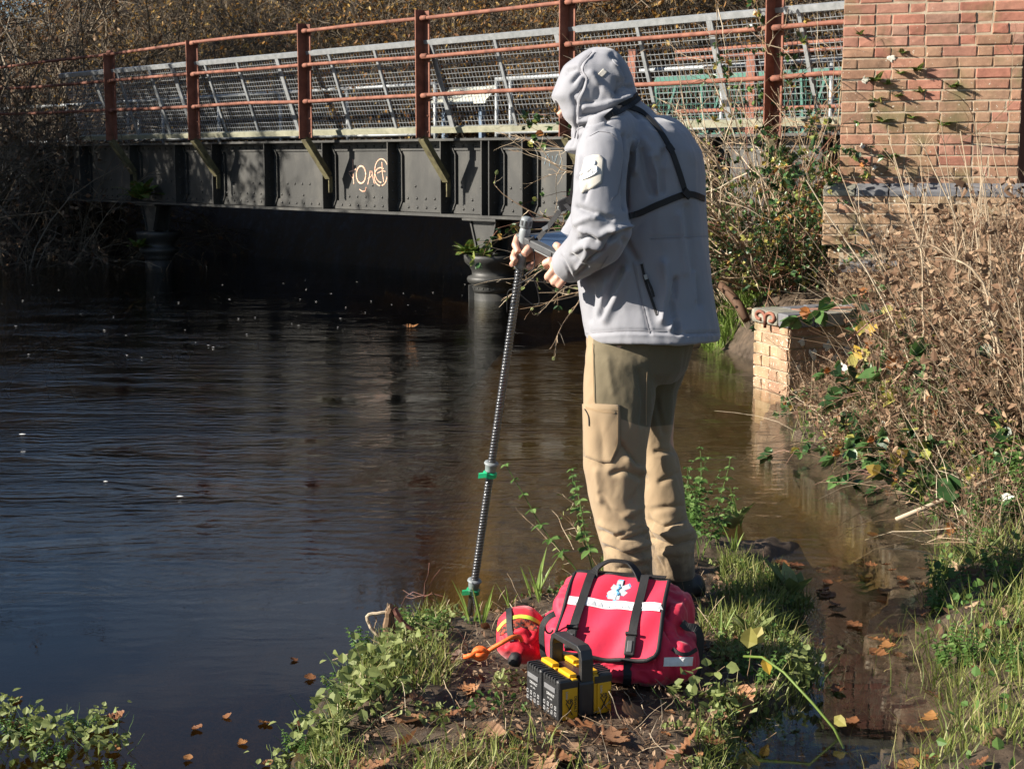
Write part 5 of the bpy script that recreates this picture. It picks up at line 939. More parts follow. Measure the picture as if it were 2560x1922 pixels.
# face opening: press the front of the hood in
r0 = at(1386, 250, 4.80); fo = (V[:, 0] < at(1432, 270, 4.8)[0]) & (V[:, 2] > at(1400, 352, 4.8)[2]) & (V[:, 2] < at(1400, 258, 4.8)[2]); wgt = np.clip((1-((V[:, 1]-4.815)/.062)**2)*2.5, 0, 1)*fo*np.clip((at(1440, 270, 4.8)[0]-V[:, 0])/.03, 0, 1); V[:, 0] += wgt*.075
js = [([(1562, 338), (1570, 392), (1562, 470), (1564, 520)], 7, -.016), ([(1558, 330), (1540, 315), (1520, 310)], 8, -.004), ([(1584, 352), (1592, 390), (1588, 430)], 9, .012), ([(1575, 345), (1580, 410)], 6, -.008), ([(1604, 380), (1616, 440), (1632, 485)], 10, -.008), ([(1626, 390), (1643, 440), (1643, 478)], 8, .010), ([(1660, 380), (1652, 440), (1655, 480)], 9, -.006), ([(1610, 350), (1640, 390)], 12, .005),
    ([(1463, 268), (1510, 262), (1572, 244)], 7, .011), ([(1455, 288), (1510, 281), (1556, 262)], 6, -.012), ([(1450, 302), (1500, 296), (1540, 280)], 8, .009), ([(1447, 318), (1490, 311), (1516, 300)], 6, -.010), ([(1455, 335), (1490, 322), (1510, 312)], 7, .006), ([(1415, 180), (1440, 172), (1452, 182), (1432, 205)], 7, -.008), ([(1462, 200), (1450, 225), (1432, 240), (1438, 262)], 7, -.007), ([(1478, 185), (1510, 225), (1530, 240)], 9, .006), ([(1462, 255), (1482, 258)], 6, -.008), ([(1500, 215), (1492, 245)], 8, -.004), ([(1530, 140), (1548, 165), (1565, 200)], 9, -.006), ([(1540, 230), (1562, 215), (1580, 220)], 7, -.009), ([(1545, 205), (1540, 235)], 10, -.006), ([(1535, 165), (1555, 195)], 10, .006),
    ([(1480, 130), (1455, 155), (1448, 176), (1462, 192), (1456, 222), (1442, 247), (1439, 280), (1442, 316), (1436, 349), (1430, 364)], 4.6, -.0045), ([(1487, 132), (1463, 156), (1456, 176), (1470, 194), (1463, 224), (1449, 248), (1446, 282), (1449, 317), (1443, 350)], 5, .003),
    ([(1470, 345), (1495, 328), (1525, 332), (1545, 350)], 3, -.003), ([(1450, 395), (1446, 440)], 8, .005), ([(1446, 520), (1475, 530), (1530, 548)], 9, -.007), ([(1440, 560), (1470, 545), (1495, 540)], 8, .006), ([(1455, 575), (1500, 590), (1530, 570)], 9, .008), ([(1448, 600), (1475, 588), (1490, 600)], 7, -.008), ([(1440, 625), (1462, 612), (1500, 620)], 8, .007), ([(1470, 650), (1505, 625), (1535, 590)], 6, -.008), ([(1430, 640), (1455, 660)], 6, -.006), ([(1445, 670), (1465, 640), (1470, 610)], 7, .005), ([(1525, 600), (1560, 575)], 7, -.009), ([(1530, 575), (1572, 566)], 9, .012), ([(1440, 690), (1465, 668)], 5, -.006), ([(1405, 640), (1432, 700)], 3, -.004), ([(1412, 636), (1440, 697)], 4, .003),
    ([(1552, 674), (1525, 730), (1499, 790)], 9, -.008), ([(1565, 678), (1548, 730), (1515, 800)], 12, .008), ([(1512, 705), (1505, 770)], 10, .004), ([(1480, 720), (1476, 800)], 10, -.004), ([(1581, 655), (1602, 745), (1626, 836)], 4.4, -.0035), ([(1588, 655), (1609, 745), (1633, 836)], 4, .0022), ([(1560, 600), (1590, 650)], 12, -.006), ([(1660, 660), (1665, 720), (1655, 800)], 14, .010), ([(1690, 700), (1682, 760), (1695, 830)], 9, -.010), ([(1682, 730), (1690, 790), (1676, 824)], 6, .007), ([(1740, 680), (1742, 750)], 5, .006), ([(1720, 520), (1735, 640), (1752, 760)], 12, -.006), ([(1700, 540), (1715, 680)], 14, .004),
    ([(1480, 832), (1560, 826), (1640, 827), (1720, 832), (1795, 830)], 4.6, -.004), ([(1480, 842), (1560, 836), (1640, 838), (1720, 842), (1795, 840)], 6, .003), ([(1624, 596), (1700, 594), (1770, 591)], 4.4, -.0025), ([(1650, 300), (1700, 340), (1735, 400)], 16, .003), ([(1600, 300), (1640, 350), (1660, 420)], 14, .004), ([(1470, 470), (1462, 500)], 8, -.005)]
for k in range(7): u_ = 1715+12*k; js.append(([(u_, 836), (u_+3, 846)], 4.2, -.003))
js = [(p_, w_*.75, a_*((1.9 if w_ >= 9 else 1.45) if abs(a_) > .0035 else 1.1)) for p_, w_, a_ in js]; V = sculpt(V, Q, T, js); V = noise_disp(V, vnormals(V, Q, T), .007, 7, 77); V = noise_disp(V, vnormals(V, Q, T), .0045, 17, 78); V = smooth(V, Q, T, 1); JK = Body(V, Q, T)
jk = obj('jacket', JK.mb(), M_jack, man, True)
M_patch = cloth('beige_loop_patch', [(.3, (.48, .45, .40)), (.7, (.55, .52, .46))], 300, .95, .08); M_white = cloth('white_embroidery', [(.3, (.80, .80, .80)), (.7, (.86, .86, .86))], 300, .8)
sp_ = lambda pts: [(1250+.2769*x, 100+.2769*y) for x, y in pts]
pt = obj('sleeve_patch', patch(JK, sp_([(770, 1070), (840, 1040), (900, 1040), (935, 1075), (930, 1180), (915, 1290), (860, 1330), (740, 1385), (725, 1300), (745, 1160)]), .001, .002, 7, 5), M_patch, jk, True)
for w_, pts in ((.009, [(735, 1255), (790, 1225), (850, 1190), (880, 1170), (868, 1150), (830, 1160)]), (.010, [(790, 1190), (810, 1140), (845, 1100), (862, 1105), (850, 1135), (810, 1170), (780, 1200)]), (.006, [(735, 1215), (750, 1200), (770, 1205), (790, 1215)]), (.007, [(845, 1165), (872, 1160), (880, 1190), (850, 1215), (800, 1240), (745, 1262)]), (.006, [(820, 1200), (838, 1180), (832, 1215)])): obj('embroidered_mark', ribbon(JK, sp_(pts), w_, 18, .004, .0018, 1), M_white, pt, True)
obj('hood_badge', patch(JK, sp_([(930, 262), (972, 292), (925, 340), (884, 310)]), .001, .0012, 4, 4), M_patch, jk, True); obj('hood_tab', ribbon(JK, sp_([(1022, 190), (1062, 235)]), .012, 8, .002, .003), M_jack, jk)
obj('zip_pocket', ribbon(JK, [(1604, 660), (1612, 700), (1630, 752), (1643, 788)], .008, 20, .0008, .0015), M_web, jk); obj('zip_pull', ribbon(JK, [(1614, 690), (1622, 705), (1631, 728), (1634, 742)], .007, 12, .004, .005), M_web, jk); obj('zip_slider', ribbon(JK, [(1612, 686), (1616, 698)], .010, 6, .004, .006), M_galv, jk)
M_seam = cloth('grey_seam', [(.3, (.19, .186, .206)), (.7, (.22, .216, .236))], 700)
for px in ([(1480, 131), (1455, 156), (1448, 176), (1462, 192), (1456, 222), (1442, 247), (1439, 280), (1441, 316), (1436, 345)], [(1487, 132), (1462, 157), (1455, 177), (1469, 193), (1463, 223), (1449, 248), (1446, 281), (1448, 316), (1443, 347)], [(1474, 342), (1497, 329), (1525, 333), (1545, 352)], [(1466, 833), (1560, 826), (1640, 827), (1720, 832), (1793, 831)], [(1626, 597), (1700, 594), (1766, 591)], [(1582, 655), (1602, 745), (1624, 834)], [(1556, 410), (1552, 450), (1545, 485), (1528, 500)], [(1520, 640), (1500, 672), (1478, 684)], [(1599, 660), (1609, 705), (1627, 756), (1640, 790), (1648, 786), (1636, 750), (1618, 700), (1608, 656)]):
    try: obj('seam', ribbon(JK, px, .003, 44, .0012, .0008, 3), M_seam, jk)
    except Exception: pass
hs = obj('harness_strap', ribbon(JK, [(1566, 266), (1598, 276), (1630, 305), (1655, 338), (1676, 374), (1686, 400), (1700, 440), (1712, 482)], .017, 40, .003, .003), M_web, man)
obj('harness_strap', ribbon(JK, [(1758, 497), (1735, 487), (1714, 484), (1680, 497), (1640, 514), (1600, 533), (1571, 541)], .019, 40, .003, .003), M_web, man)
obj('harness_strap', ribbon(JK, [(1590, 240), (1570, 255), (1550, 268), (1530, 283), (1512, 297)], .018, 20, .004, .004), M_web, man); obj('harness_strap', ribbon(JK, [(1600, 246), (1580, 262), (1556, 279), (1530, 287)], .014, 16, .006, .003), M_web, man)
obj('strap_buckle', ribbon(JK, [(1668, 366), (1678, 380)], .020, 6, .006, .006), M_web, man); obj('strap_loop', ribbon(JK, [(1706, 476), (1720, 492)], .022, 6, .006, .006), M_web, man)
# body: one skin from head to fingers
Mskin, n, b = nodes('skin'); x = noise(n, 60, 5); r = ramp(n, [(.3, (.46, .24, .17)), (.7, (.60, .36, .27))]); n.links.new(x.outputs[0], r.inputs[0]); n.links.new(r.outputs[0], b.inputs['Base Color']); b.inputs['Roughness'].default_value = .5; b.inputs['Subsurface Weight'].default_value = .12; b.inputs['Subsurface Radius'].default_value = (.01, .004, .002); bump(n, b, noise(n, 260, 3).outputs[0], .15, .001)
A_ = lambda *q: np.array([at(*p) for p in q])
bd = MB(); hc = at(1486, 236, 4.81)
R = []
for t_ in np.linspace(-1, 1, 13):
    a = np.arange(18)*2*np.pi/18; rr_ = math.sqrt(max(1-t_*t_, .004)); ax = nrm(np.array([-.35, 0, -.94])); e1 = np.array([0, 1., 0]); e2 = np.cross(ax, e1); R.append(hc+ax*t_*.112+rr_*(.072*np.cos(a)[:, None]*e1+.088*np.sin(a)[:, None]*e2))
bd.ring(R); bd.tube(A_((1436, 266, 4.81), (1410, 278, 4.81), (1399, 287, 4.81), (1406, 292, 4.81)), [.012, .012, .012, .009], 10)      # nose
bd.tube(A_((1440, 298, 4.79), (1434, 300, 4.81), (1438, 301, 4.84)), .007, 8); bd.tube(A_((1462, 310, 4.81), (1450, 314, 4.81)), [.022, .017], 10); bd.tube(A_((1428, 262, 4.77), (1424, 258, 4.81), (1428, 262, 4.85)), .008, 8); bd.tube(A_((1494, 248, 4.735), (1498, 262, 4.735)), [.014, .012], 8)
bd.tube(A_((1490, 270, 4.81), (1530, 310, 4.80), (1560, 350, 4.80)), [.05, .055, .07], 14); bd.ring(slices([(330, 1500, 1690, .13, 4.8), (420, 1490, 1725, .15, 4.8), (600, 1490, 1720, .14, 4.8), (800, 1500, 1730, .14, 4.8), (880, 1510, 1690, .13, 4.8)], n=24))
bd.tube(A_((1560, 350, 4.70), (1510, 390, 4.60), (1502, 480, 4.57), (1500, 560, 4.56), (1480, 605, 4.58), (1440, 645, 4.64), (1416, 668, 4.665)), [.05, .045, .042, .040, .038, .030, .026], 14)
bd.tube(A_((1560, 350, 4.90), (1510, 400, 5.0), (1500, 520, 5.02), (1450, 590, 4.99), (1415, 622, 4.955), (1385, 638, 4.94)), [.05, .045, .042, .038, .03, .026], 14)
bd.tube(A_((1550, 860, 4.69), (1540, 1100, 4.67), (1555, 1330, 4.66), (1572, 1480, 4.66)), [.07, .055, .045, .04], 12); bd.tube(A_((1640, 860, 4.87), (1640, 1100, 4.88), (1670, 1330, 4.86), (1690, 1470, 4.85)), [.07, .055, .045, .04], 12)
# near hand on the tablet: palm, thumb on top, four fingers curling beneath
bd.tube(A_((1420, 668, 4.668), (1406, 668, 4.675), (1392, 667, 4.685), (1382, 664, 4.69)), [.026, .031, .031, .024], 14, flat=.9)
for pts, r in (([(1410, 650, 4.68), (1404, 632, 4.672), (1396, 617, 4.675), (1388, 612, 4.69)], [.016, .0145, .013, .0115]), ([(1392, 655, 4.685), (1374, 652, 4.68), (1363, 658, 4.69), (1368, 667, 4.72)], [.014, .0125, .012, .010]), ([(1390, 670, 4.68), (1380, 680, 4.672), (1369, 693, 4.68), (1374, 700, 4.71)], [.014, .013, .0125, .0105]), ([(1402, 684, 4.675), (1394, 696, 4.665), (1384, 706, 4.672), (1388, 711, 4.70)], [.013, .0125, .012, .010]), ([(1412, 692, 4.67), (1407, 704, 4.66), (1398, 714, 4.664), (1400, 717, 4.69)], [.012, .0115, .011, .009])): bd.tube(A_(*pts), r, 10)
# far hand round the grip
bd.tube(A_((1388, 636, 4.94), (1366, 638, 4.935), (1345, 636, 4.93), (1330, 632, 4.925)), [.024, .030, .034, .026], 14, flat=.75)
for pts, r in (([(1340, 615, 4.94), (1318, 596, 4.935), (1293, 594, 4.915), (1288, 612, 4.885), (1296, 633, 4.868)], [.013, .0125, .0125, .0125, .0105]), ([(1335, 628, 4.94), (1310, 624, 4.935), (1288, 630, 4.912), (1283, 645, 4.888), (1290, 654, 4.872)], [.013, .0125, .0125, .012, .0105]), ([(1335, 642, 4.94), (1308, 648, 4.935), (1286, 655, 4.905), (1279, 663, 4.888)], [.0125, .012, .0115, .010]), ([(1345, 650, 4.93), (1332, 662, 4.905), (1319, 671, 4.885)], [.0125, .0115, .0098]), ([(1352, 622, 4.92), (1334, 614, 4.885), (1320, 624, 4.862), (1309, 638, 4.853)], [.017, .0155, .0145, .0125])): bd.tube(A_(*pts), r, 10)
V, Q, T = skin_arrays(bd, .0038); V = smooth(V, Q, T, 2); BO = Body(V, Q, T)
bm_ = BO.mb(); bod = obj('body', bm_, Mskin, man, True)
# ------------------------------------------------------------------ tablet, tether and the long pole
M_rub = pm('grey_rubber_case', [(.3, (.035, .037, .04)), (.7, (.065, .067, .07))], 30, .6, 0, .15, .001); M_glass, n, b = nodes('tablet_glass'); b.inputs['Base Color'].default_value = (.03, .05, .09, 1); b.inputs['Roughness'].default_value = .06; b.inputs['Coat Weight'].default_value = .5
A0, B0, D0 = at(1297, 587, 4.905), at(1404, 640, 4.70), at(1452, 569, 5.02); e1, e2 = B0-A0, D0-A0; nn_ = nrm(np.cross(e1, e2)); nn_ = nn_ if nn_[2] > 0 else -nn_
tb = thing('tablet', 'rugged grey tablet held level in both hands', 'tablet', A0)
def plate(fr_, h0, h1):
    V = [A0+e1*a+e2*c+nn_*h for h in (h0, h1) for a, c in ((fr_, fr_), (1-fr_, fr_), (1-fr_, 1-fr_), (fr_, 1-fr_))]; return MB().add(V, [(3, 2, 1, 0), (4, 5, 6, 7), (0, 1, 5, 4), (1, 2, 6, 5), (2, 3, 7, 6), (3, 0, 4, 7)])
obj('case', plate(0, -.024, 0), M_rub, tb, bevel=.004); obj('screen', plate(.10, -.002, .0015), M_glass, tb)
for a, c in ((0.03, .03), (.97, .03), (.97, .97), (.03, .97)): p = A0+e1*a+e2*c-nn_*.012; obj('corner_bumper', MB().box(p, nrm(e1)*.017, nrm(e2)*.015, nn_*.0155), M_rub, tb, bevel=.006)
p = A0+e1*.62-nrm(e2)*.002-nn_*.011; obj('port_cover', MB().box(p, e1*.17, nrm(e2)*.002, nn_*.006), M_rub, tb, bevel=.001); obj('back_plate', MB().box((A0+e1*.5+e2*.5)-nn_*.0275, e1*.46, e2*.46, nn_*.003), M_galv, tb)
th_ = thing('tether_strap', 'black webbing tether from the chest harness to the tablet', 'strap', at(1392, 540, 4.84)); wp = np.array([at(1441, 412, 4.74), at(1437, 450, 4.74), at(1431, 490, 4.74), at(1418, 508, 4.76)]); obj('chest_webbing', strap3(resample(wp, 16), (0, -1, .2), .018), M_web, th_)
w2_ = np.array([at(1408, 516, 4.78), at(1395, 535, 4.80), at(1378, 558, 4.82), at(1352, 590, 4.85), at(1340, 604, 4.86)]); obj('lower_webbing', strap3(resample(w2_, 20), (-.4, -1, .3), .016), M_web, th_); obj('cuff_webbing', strap3(resample(np.array([at(1410, 508, 4.77), at(1425, 524, 4.72), at(1445, 540, 4.66)]), 8), (0, -1, .3), .012), M_web, th_)
obj('snap_buckle', MB().box(at(1410, 511, 4.765), (.016, 0, .008), (0, .008, 0), (-.006, 0, .016)), M_web, th_, bevel=.003); obj('ring_clip', MB().tube([at(1408+13*math.cos(a), 520+8*math.sin(a), 4.775) for a in np.linspace(0, 2*np.pi, 12)], .002, 6), M_galv, th_, True); obj('slide_bar', MB().box(at(1365, 569, 4.83), (.011, 0, .006), (0, .003, 0), (-.003, 0, .005)), M_galv, th_); obj('tablet_clasp', MB().box(at(1334, 610, 4.862), (.009, 0, .006), (0, .012, 0), (-.008, 0, .02)), M_web, th_, bevel=.003)
cb = smooth_line(resample(A_((1334, 616, 4.86), (1337, 650, 4.85), (1336, 672, 4.86), (1310, 690, 4.87)), 16)); obj('cord', MB().tube(cb, .0018, 6), M_web, th_, True)
pole = thing('search_pole', 'long black carbon fibre pole with grey grip and green clamp standing in the river', 'pole', gnd(1185, 1462, 0)); ptop, pbot = at(1313, 575, 4.893), gnd(1185, 1462, 0); pd = nrm(pbot-ptop); LP = np.linalg.norm(pbot-ptop); pp = lambda t: ptop+(pbot-ptop)*t
Mcf, n, b = nodes('carbon_fibre'); b.inputs['Base Color'].default_value = (.055, .056, .060, 1); b.inputs['Metallic'].default_value = .3; b.inputs['Roughness'].default_value = .30; b.inputs['Specular IOR Level'].default_value = .9; b.inputs['Coat Weight'].default_value = .9; b.inputs['Coat Roughness'].default_value = .12
# twisted texture: two families of raised helical ridges round the tube
cf = MB().tube([pp(t) for t in np.linspace(.085, 1.16, 60)], .0118, 14); obj('tube', cf, Mcf, pole, True)
x = nrm(np.cross(pd, (0, 1, .1))); y = np.cross(pd, x); Lt = LP*.9
for k in range(2):
    hm = MB(); turns = Lt/.0215; t = np.linspace(0, 1, int(turns*9)); a = t*turns*2*np.pi*1+k*np.pi; P_ = pp(.095)+(pd*Lt)*t[:, None]+.0114*(np.cos(a)[:, None]*x+np.sin(a)[:, None]*y); hm.tube(P_, .0030, 5); obj('weave_ridge', hm, Mcf, pole, True)
M_gp = pm('grey_plastic', [(.3, (.16, .18, .19)), (.7, (.22, .24, .25))], 30, .5, 0, .1, .001); M_gn = pm('green_plastic', [(.3, (.01, .36, .15)), (.7, (.02, .46, .20))], 20, .4, 0, 0)
g0 = ptop-pd*.012; obj('grip', MB().lathe(g0, [(.013, -.0), (.017, .012), (.0185, .03), (.0165, .06), (.0155, .10), (.018, .125), (.0175, .135), (.013, .137)], 20, ax=pd), M_gp, pole, True); obj('grip_cap', MB().lathe(g0-pd*.03, [(.010, 0), (.016, .003), (.019, .012), (.0195, .032), (.015, .036)], 18, ax=pd), M_gp, pole, True)
for i_ in range(8): a = i_*math.pi/4; obj('cap_notch', MB().box(g0-pd*.012+.0192*(math.cos(a)*x+math.sin(a)*y), pd*.008, (-math.sin(a)*x+math.cos(a)*y)*.0035, (math.cos(a)*x+math.sin(a)*y)*.0015), M_rub, pole)
for t, nm in ((.645, 'clamp'), (.992, 'clamp')):
    c = pp(t); o = obj('clamp_collar', MB().lathe(c-pd*.012, [(.014, 0), (.023, .002), (.025, .007), (.020, .012), (.018, .03), (.017, .034)], 20, ax=pd), M_gp, pole, True); lv = MB().lathe(c+pd*.024, [(.018, 0), (.023, .002), (.023, .016), (.018, .018)], 18, ax=pd); lv.box(c+pd*.033-x*.02*0+np.array([-.024, -.014, 0]), (.014, -.002, .002), (0, .009, 0), pd*.008); obj('green_lever', lv, M_gn, o)
cb = smooth_line(resample(np.array([pp(.14)+y*.02, at(1335, 690, 4.85), at(1352, 760, 4.88), at(1345, 772, 4.88), at(1310, 745, 4.88), at(1285, 720, 4.88), at(1268, 722, 4.9), pp(.22)-x*.02]), 40), 6); obj('trailing_cord', MB().tube(cb, .0016, 6), M_web, pole, True)
# ------------------------------------------------------------------ red first-aid bag
s7 = lambda x, y: (1130+.3263*x, 1380+.3263*y)
def redm(name, a, b_): 
    m, n, b = nodes(name); x = noise(n, 12, 5); r = ramp(n, [(.3, a), (.7, b_)]); n.links.new(x.outputs[0], r.inputs[0]); n.links.new(r.outputs[0], b.inputs['Base Color']); b.inputs['Roughness'].default_value = .6; b.inputs['Sheen Weight'].default_value = .25; b.inputs['Specular IOR Level'].default_value = .3; bump(n, b, mixc(n, .3, noise(n, 40, 6).outputs[0], noise(n, 900, 2).outputs[0]), .2, .006); return m
M_redc = redm('red_nylon', (.50, .010, .040), (.62, .018, .060)); M_red2 = redm('scarlet_nylon', (.52, .006, .022), (.62, .012, .034))
bx, by = at(1545, 1600, 4.1)[0], 4.13; gzb = .035
BA = math.radians(-17); ebx = np.array([math.cos(BA), math.sin(BA), 0]); eby = np.array([-math.sin(BA), math.cos(BA), 0])     # along the bag, towards the back
bag = thing('medical_bag', 'red first-aid shoulder bag with black buckled straps, white stripe and star emblem', 'bag', (bx, by, gzb))
bo = lambda x, y, z: np.array([bx, by, gzb])+ebx*x+eby*y+np.array([0, 0, z])
prof = [(-.10, .0), (-.135, .03), (-.14, .07), (-.125, .11), (-.06, .175), (.0, .225), (.04, .24), (.10, .235), (.14, .20), (.16, .12), (.155, .04), (.12, .0)]
def dense(pr, n=40): A = np.array(pr+[pr[0]]); return resample(A, n+1)[:-1]
R = []; pf = dense(prof, 56); cy_, cz_ = .01, .11
for x, s_, dz in ((-.175, .55, 0), (-.172, .80, 0), (-.16, .95, 0), (-.13, 1.0, .002), (-.05, 1.02, .0), (.04, 1.02, -.004), (.12, 1.0, -.002), (.155, .95, -.004), (.168, .8, -.004), (.172, .5, 0)):
    P_ = [bo(x, cy_+(y-cy_)*s_, max(.0, cz_+(z-cz_)*s_+dz)) for y, z in pf]; R.append(P_)
bm1 = MB().ring(R)
def pouch(x0, x1, y0, y1, z0, z1, e=2.6):
    R = []; a = np.arange(28)*2*np.pi/28; ca = np.sign(np.cos(a))*np.abs(np.cos(a))**(2/e); sa = np.sign(np.sin(a))*np.abs(np.sin(a))**(2/e)
    for t in np.linspace(-1, 1, 11):
        f = max(1-abs(t)**3.2, .02)**.45; R.append([bo((x0+x1)/2+(x1-x0)/2*f*c, (y0+y1)/2+(y1-y0)/2*f*s_, (z0+z1)/2+(z1-z0)/2*t) for c, s_ in zip(ca, sa)])
    bm1.ring(R)
pouch(.10, .235, -.115, .11, .0, .135); pouch(.14, .20, -.05, .11, .08, .225); pouch(-.215, -.11, -.10, .11, .0, .155); pouch(-.10, .15, -.155, -.02, .0, .085)
V, Q, T = skin_arrays(bm1, .005); V = smooth(V, Q, T, 5)
bs = [([s7(*p) for p in pts], w, a) for pts, w, a in [([(1600, 560), (1640, 640), (1720, 720)], 7, -.008), ([(1680, 640), (1700, 700), (1800, 720)], 7, .007), ([(1700, 900), (1720, 960)], 7, -.006), ([(1760, 870), (1780, 940)], 5, -.005), ([(1180, 900), (1250, 870), (1330, 880)], 8, -.008), ([(1230, 950), (1300, 940), (1400, 960)], 7, .006), ([(1420, 870), (1540, 860)], 7, -.007), ([(1440, 930), (1520, 980)], 7, -.007), ([(1480, 1000), (1600, 960)], 9, .006), ([(1560, 800), (1570, 940)], 5, -.006), ([(740, 470), (720, 600)], 6, -.006), ([(760, 640), (730, 700)], 5, -.005), ([(1680, 420), (1690, 520)], 7, .005), ([(1600, 420), (1650, 520)], 6, -.006), ([(1150, 830), (1200, 880)], 5, .006)]]
V = sculpt(V, Q, T, bs); V = noise_disp(V, vnormals(V, Q, T), .020, 13, 5); V = noise_disp(V, vnormals(V, Q, T), .005, 40, 15); V = smooth(V, Q, T, 1); V[:, 2] = np.maximum(V[:, 2], gzb-.02); BG = Body(V, Q, T); obj('bag_body', BG.mb(), M_redc, bag, True)
# flap: sheet from the top back edge down over the front
TL, TR_, BR, BL = [s7(*p) for p in ((918, 246), (1650, 292), (1515, 822), (788, 640))]
def flap_pt(a, c):                                     # a across, c down
    top = bo(-.128+.262*a, .035, .256); bot = bo(-.140+.285*a, -.158, .085)
    P_ = top*(1-c)+bot*c; bul = .018*math.sin(math.pi*min(1, c*1.0))*1.0; nrm_ = nrm(np.cross(ebx, bot-top)); nrm_ = nrm_ if nrm_[1] < 0 else -nrm_
    return P_+nrm_*(bul+.006*math.sin(a*7+1)*c+.004*math.sin(c*9+a*4)+.003*math.sin(a*19+c*8))
na, nc = 34, 26; cut = lambda a, c: None
G = np.zeros((nc, na, 3))
for j in range(nc):
    for i in range(na):
        a, c = i/(na-1), j/(nc-1); k = max(0, (c-.86)/.14); ins = .10*(1-math.sqrt(max(0, 1-k*k))); a2 = .5+(a-.5)*(1-2*ins); G[j, i] = flap_pt(a2, c*(1-.0*abs(a-.5)))
i = (np.arange(nc-1)[:, None]*na+np.arange(na-1)[None]).ravel(); Qf = np.stack([i, i+na, i+na+1, i+1], 1); nf = nrm(np.cross(ebx, G[-1, 0]-G[0, 0])); nf = nf if nf[1] < 0 else -nf
Vf = np.vstack([G.reshape(-1, 3), G.reshape(-1, 3)-nf*.006]); Qall = np.vstack([Qf, Qf[:, ::-1]+na*nc]); fl = obj('flap', MB().add(Vf, Qall), M_redc, bag, True)
loop = np.vstack([G[0], G[1:, -1], G[-1, ::-1][1:], G[::-1, 0][1:-1]]); loop = np.vstack([loop, loop[:1]]); obj('flap_piping', MB().tube(loop-nf*.003, .0065, 8, flat=.8), M_web, fl, True)
FL = Body(Vf, Qf, np.zeros((0, 3), int))
def on_flap(c0, c1, a0, a1, w, off, th, n=18): P_ = np.array([flap_pt(a0+(a1-a0)*t, c0+(c1-c0)*t)+nf*off for t in np.linspace(0, 1, n)]); return strap3(P_, nf, w, th)
M_refl = pm('reflective_tape', [(.3, (.66, .67, .68)), (.7, (.80, .80, .80))], 40, .35, 0, .1, .001); M_refl2 = pm('reflective_grey', [(.3, (.50, .52, .53)), (.7, (.60, .62, .63))], 40, .3, .2, 0)
obj('reflective_stripe', on_flap(.40, .42, .03, .975, .026, .002, .0012, 30), M_refl, fl)
tz = MB()
for a in np.arange(.06, .95, .068):
    tri = [flap_pt(a, .445)+nf*.0042, flap_pt(a+.030, .385)+nf*.0042, flap_pt(a+.060, .445)+nf*.0042]; tz.add(tri, None, [(0, 1, 2)])
obj('chevrons', tz, M_refl2, fl)
for a in (.165, .735):
    obj('flap_strap', on_flap(-.0, .80, a+.02, a, .023, .005, .0025, 26), M_web, fl)
    bk = flap_pt(a-.003, .88)+nf*.010; dn = nrm(flap_pt(a, .95)-flap_pt(a, .8)); b_o = obj('side_release_buckle', MB().box(bk, ebx*.0145, dn*.026, nf*.005), M_web, fl, bevel=.004)
    obj('buckle_bar', MB().box(bk-dn*.033, ebx*.0165, dn*.004, nf*.006), M_web, b_o, bevel=.002); obj('buckle_prong', MB().box(bk+nf*.004+dn*.004, ebx*.007, dn*.016, nf*.004), M_rub, b_o, bevel=.002)
    u0, v0 = proj(bk+dn*.03); P_ = [BG.hit(u0-6*t, v0+95*t) for t in np.linspace(0, 1, 14)]; P_ = np.array([h+nn*.003 for h, nn in P_ if h is not None]); 
    if len(P_) > 5: obj('lower_strap', strap3(smooth_line(np.vstack([[bk+dn*.02], P_[2:]]), 2), (0, -1, .3), .022, .0025), M_web, bag)
# six-armed star emblem with a little tag under it
M_star = pm('silver_print', [(.3, (.36, .40, .42)), (.7, (.44, .48, .50))], 40, .5, .1, 0); M_sblue = pm('blue_print', [(.3, (.08, .30, .52)), (.7, (.12, .38, .60))], 40, .6, 0, 0)
sc_, sa_ = .505, .205; e_a = ebx; e_c = nrm(flap_pt(.5, .3)-flap_pt(.5, .1)); cst = flap_pt(sc_, sa_)
def star(s_, off, m, nm):
    mb = MB()
    for k in range(3):
        a = math.pi/2+k*math.pi/3; d = math.cos(a)*e_a+math.sin(a)*e_c; q = -math.sin(a)*e_a+math.cos(a)*e_c; o_ = nf*(off+.0002*k); mb.add([cst+o_+d*.031*s_*1.05+q*.008*s_, cst+o_+d*.031*s_*1.05-q*.008*s_, cst+o_-d*.031*s_*1.05-q*.008*s_, cst+o_-d*.031*s_*1.05+q*.008*s_], [(0, 1, 2, 3)])
    return obj(nm, mb, m, fl)
star(1.12, .0030, M_sblue, 'star_outline'); star(1.0, .0040, M_star, 'star_emblem'); rod = MB().tube([cst+nf*.0055-e_c*.02, cst+nf*.0055+e_c*.018], .0011, 5)
rod.tube([cst+nf*.006+e_c*(.018-.036*t)+e_a*.005*math.sin(t*11)*(1-.2*t) for t in np.linspace(0, 1, 24)], .0014, 5); obj('snake_and_staff', rod, M_sblue, fl)
tg = flap_pt(sc_-.05, .30); obj('label_tag', MB().box(tg+nf*.004, e_a*.0105, e_c*.0075, nf*.0008), M_refl, fl); obj('label_print', MB().box(tg+nf*.005, e_a*.0085, e_c*.005, nf*.0004), M_refl2, fl)
hp = np.array([bo(-.075, .02, .248), bo(-.072, .03, .268), bo(-.035, .045, .292), bo(.02, .05, .290), bo(.045, .035, .268), bo(.06, .02, .246)]); obj('carry_handle', strap3(smooth_line(resample(hp, 30), 5), np.array([ebx*.2+np.array([0, 0, 1.])]*1), .024, .004), M_web, bag)
bp_ = np.array([bo(-.125+.25*t, .04, .258) for t in np.linspace(0, 1, 16)]); obj('top_webbing', strap3(bp_, (0, 0, 1.), .018, .003), M_web, bag)
